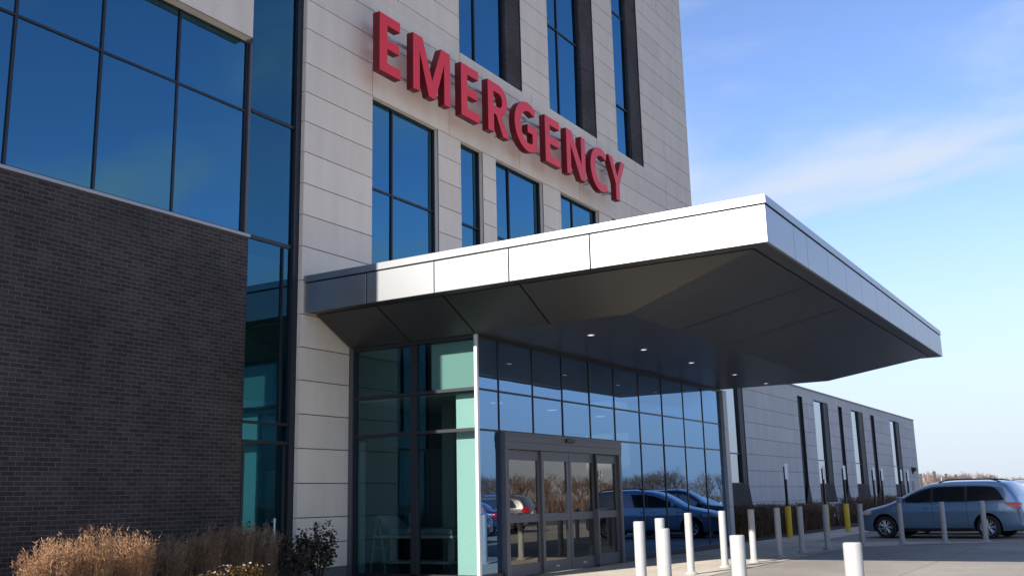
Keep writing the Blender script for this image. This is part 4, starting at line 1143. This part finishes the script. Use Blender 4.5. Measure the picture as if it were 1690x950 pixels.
# dark shrub by the pier
def shrub(x, y, h, rx, n, lab, mat=LEAF_D, grp=None, ls=.075):
    t = empty('leafy_shrub', (x, y, .015), 0, lab, 'shrub', grp)
    b = MB(); lf = MB()
    for i in range(26):
        a = rnd.uniform(0, 6.28); l_ = rnd.uniform(.3, 1.0)
        tip = Vector((rx*l_*math.cos(a), rx*.8*l_*math.sin(a), h*rnd.uniform(.45, 1.0)*(1.1-.35*l_)))
        mid = tip*.5+Vector((rnd.uniform(-.06, .06), rnd.uniform(-.06, .06), .06))
        b.bar((0, 0, 0), mid, .009, .006, 5, caps=False); b.bar(mid, tip, .006, .002, 5, caps=False)
        for k in range(n//26):
            c = mid.lerp(tip, rnd.random()**.6) + Vector((rnd.gauss(0, .05), rnd.gauss(0, .05), rnd.gauss(0, .05)))
            d = Vector((rnd.uniform(-1, 1), rnd.uniform(-1, 1), rnd.uniform(-.5, .9))).normalized(); s2 = d.cross(Vector((rnd.random(), rnd.random(), rnd.random()+.1))).normalized()
            q = ls*rnd.uniform(.6, 1.2); lf.quad(c, c+d*q*.5+s2*q*.3, c+d*q, c+d*q*.5-s2*q*.3)
    b.build('stems', TWIG, t); lf.build('leaves', mat, t)
shrub(12.95, 12.2, 1.05, .45, 1000, 'dark loose shrub before the link glass door')
shrub(13.62, 12.3, 1.14, .45, 1300, 'dark open shrub against the limestone pier')
# russet grasses along the wing
G2 = 'russet shrubs along the wing base'
xw = [29.3, 30.4, 31.5, 32.7, 33.9, 35.1, 36.4, 37.8, 39.3, 40.9, 42.5, 44.2, 46.0, 50.6, 52.8, 55.2, 57.8, 60.6]
for i, x in enumerate(xw):
    clump(x, 11.6+rnd.uniform(-.25, .25), i % 4, 3.0+.02*x, (1.02 if i < 13 else 1.15)*rnd.uniform(.95, 1.1), GRASS_R, 'russet grassy shrub at the wing base, %s counting from the glass end' % ORD[i], G2, 'russet_shrub', 'shrub')

# ------------------------------------------------------------------ woods and bare trees
BARK = principled('grey_brown_bark', (.13, .095, .07), .9)
WOODS = island_mat('bare_winter_woods', [(.085, .058, .05), (.15, .095, .075), (.19, .115, .09), (.12, .09, .078), (.17, .105, .082)], .95)
def bare_tree(rnd, H_, n0=5, thin=1.0, sides=4):
    b = MB(); tr = MB()
    def grow(mb, p, d, l_, r_, lev):
        q = p+d*l_
        mb.bar(p, q, r_, r_*.68, sides if lev < 2 else 3, caps=False)
        if lev >= 4: return
        for k in range(3 if lev < 3 else 3):
            ax = Vector((rnd.uniform(-1, 1), rnd.uniform(-1, 1), rnd.uniform(-.2, .5))).normalized()
            nd = (d*.75+ax*.62+Vector((0, 0, .16))).normalized()
            grow(b if lev >= 0 else mb, p.lerp(q, rnd.uniform(.55, 1.0)), nd, l_*rnd.uniform(.55, .82), r_*.6, lev+1)
    hT = H_*.30
    tr.bar((0, 0, 0), (0, 0, hT), H_*.018, H_*.014, 8, caps=False)
    for k in range(n0):
        a = 6.28*k/n0+rnd.uniform(-.4, .4)
        d = Vector((math.cos(a)*.5, math.sin(a)*.5, 1)).normalized()
        grow(b, Vector((0, 0, hT*rnd.uniform(.7, 1))), d, H_*.24*rnd.uniform(.8, 1.15), H_*.009*thin, 0)
    return tr, b
rt = random.Random(11)
PT = [bare_tree(rt, 1.0, 5, 1.15, 3) for _ in range(3)]
PT = [(a, c) for a, c in PT]
def woods(name, spots, lab):
    """a far wood that reads as one mass: many bare trees over scrub, one object"""
    m = MB()
    for (x, y, h) in spots:
        a, c = rt.choice(PT); k = rt.uniform(0, 6.28); ck, sk = math.cos(k)*h, math.sin(k)*h; wv = rt.uniform(1.0, 1.5)
        for src in (a, c):
            n = len(m.v)
            m.v += [(x+(p[0]*ck-p[1]*sk)*wv, y+(p[0]*sk+p[1]*ck)*wv, p[2]*h) for p in src.v]
            m.f += [tuple(i+n for i in q) for q in src.f]; m.m += src.m
        for q in range(60):
            p = Vector((x+rt.gauss(0, h*.5), y+rt.gauss(0, h*.45), 0)); t = Vector((rt.uniform(-.35, .35), rt.uniform(-.35, .35), rt.uniform(.25, .62)))*h; w_ = Vector((rt.uniform(-1, 1), rt.uniform(-1, 1), 0)).normalized()*h*rt.uniform(.003, .012)
            m.quad(p-w_, p+w_, p+t+w_*.3, p+t-w_*.3)
    o = m.build(name, WOODS); tag(o, lab, 'woods', kind='stuff')
sp1 = []
for i in range(120):    # direct view, beyond the wing
    a = R(rt.uniform(-3, 13)); d = rt.uniform(330, 430); e = (math.degrees(a)+3)/16
    sp1.append((d*math.cos(a), d*math.sin(a), 2.2+rt.uniform(.6, 1.4)*(1.8+4.4*e**1.2)))
woods('far_woods', sp1, 'far brown bare woods along the horizon beyond the parked minivan')
sp2 = []
for i in range(95):    # across the lot, seen in the glass
    a = R(rt.uniform(-44, -12)); d = rt.uniform(105, 150)
    e = max(0, min(1, (-math.degrees(a)-22)/9)); sp2.append((d*math.cos(a), d*math.sin(a), rt.uniform(.85, 1.2)*(4.6+3.4*e)))
woods('lot_woods', sp2, 'bare brown woods across the parking lot, mirrored in the vestibule glass')
GT = 'bare trees on the lot edge'
for i, (az, d, h, lab) in enumerate(((-23.5, 62, 6.2, 'bare lot tree mirrored near the middle of the vestibule glass'), (-20.5, 66, 6.4, 'bare lot tree mirrored beside the end column'), (-32.5, 52, 8.0, 'tall bare lot tree mirrored beside the door jamb'), (-29.5, 60, 7.2, 'bare lot tree mirrored above the door header'))):
    tr, cb_ = bare_tree(rt, h, 5, 1.0, 5)
    t = empty('bare_tree', (d*math.cos(R(az)), d*math.sin(R(az)), -.01), 0, lab, 'tree', GT)
    tr.build('trunk', BARK, t, smooth=True); cb_.build('crown', BARK, t)
# lot lamp, seen in the glass
lp = empty('lot_lamp', (44*math.cos(R(-26.9)), 44*math.sin(R(-26.9)), -.01), 0, 'tall grey lot lamp post mirrored above the sliding doors', 'lamp post')
b = MB(); b.bar((0, 0, .6), (0, 0, 7.2), .085, .06, 10); b.build('pole', ALU_GREY, lp, smooth=True)
b = MB(); b.lathe([(.28, 0), (.28, .6), (.1, .62)], 16); b.build('base', WALK, lp)
b = MB(); b.box(-.9, .1, -.2, .2, 7.1, 7.22); b.build('lamp_head', ALU_DARK, lp, bevel=.02)
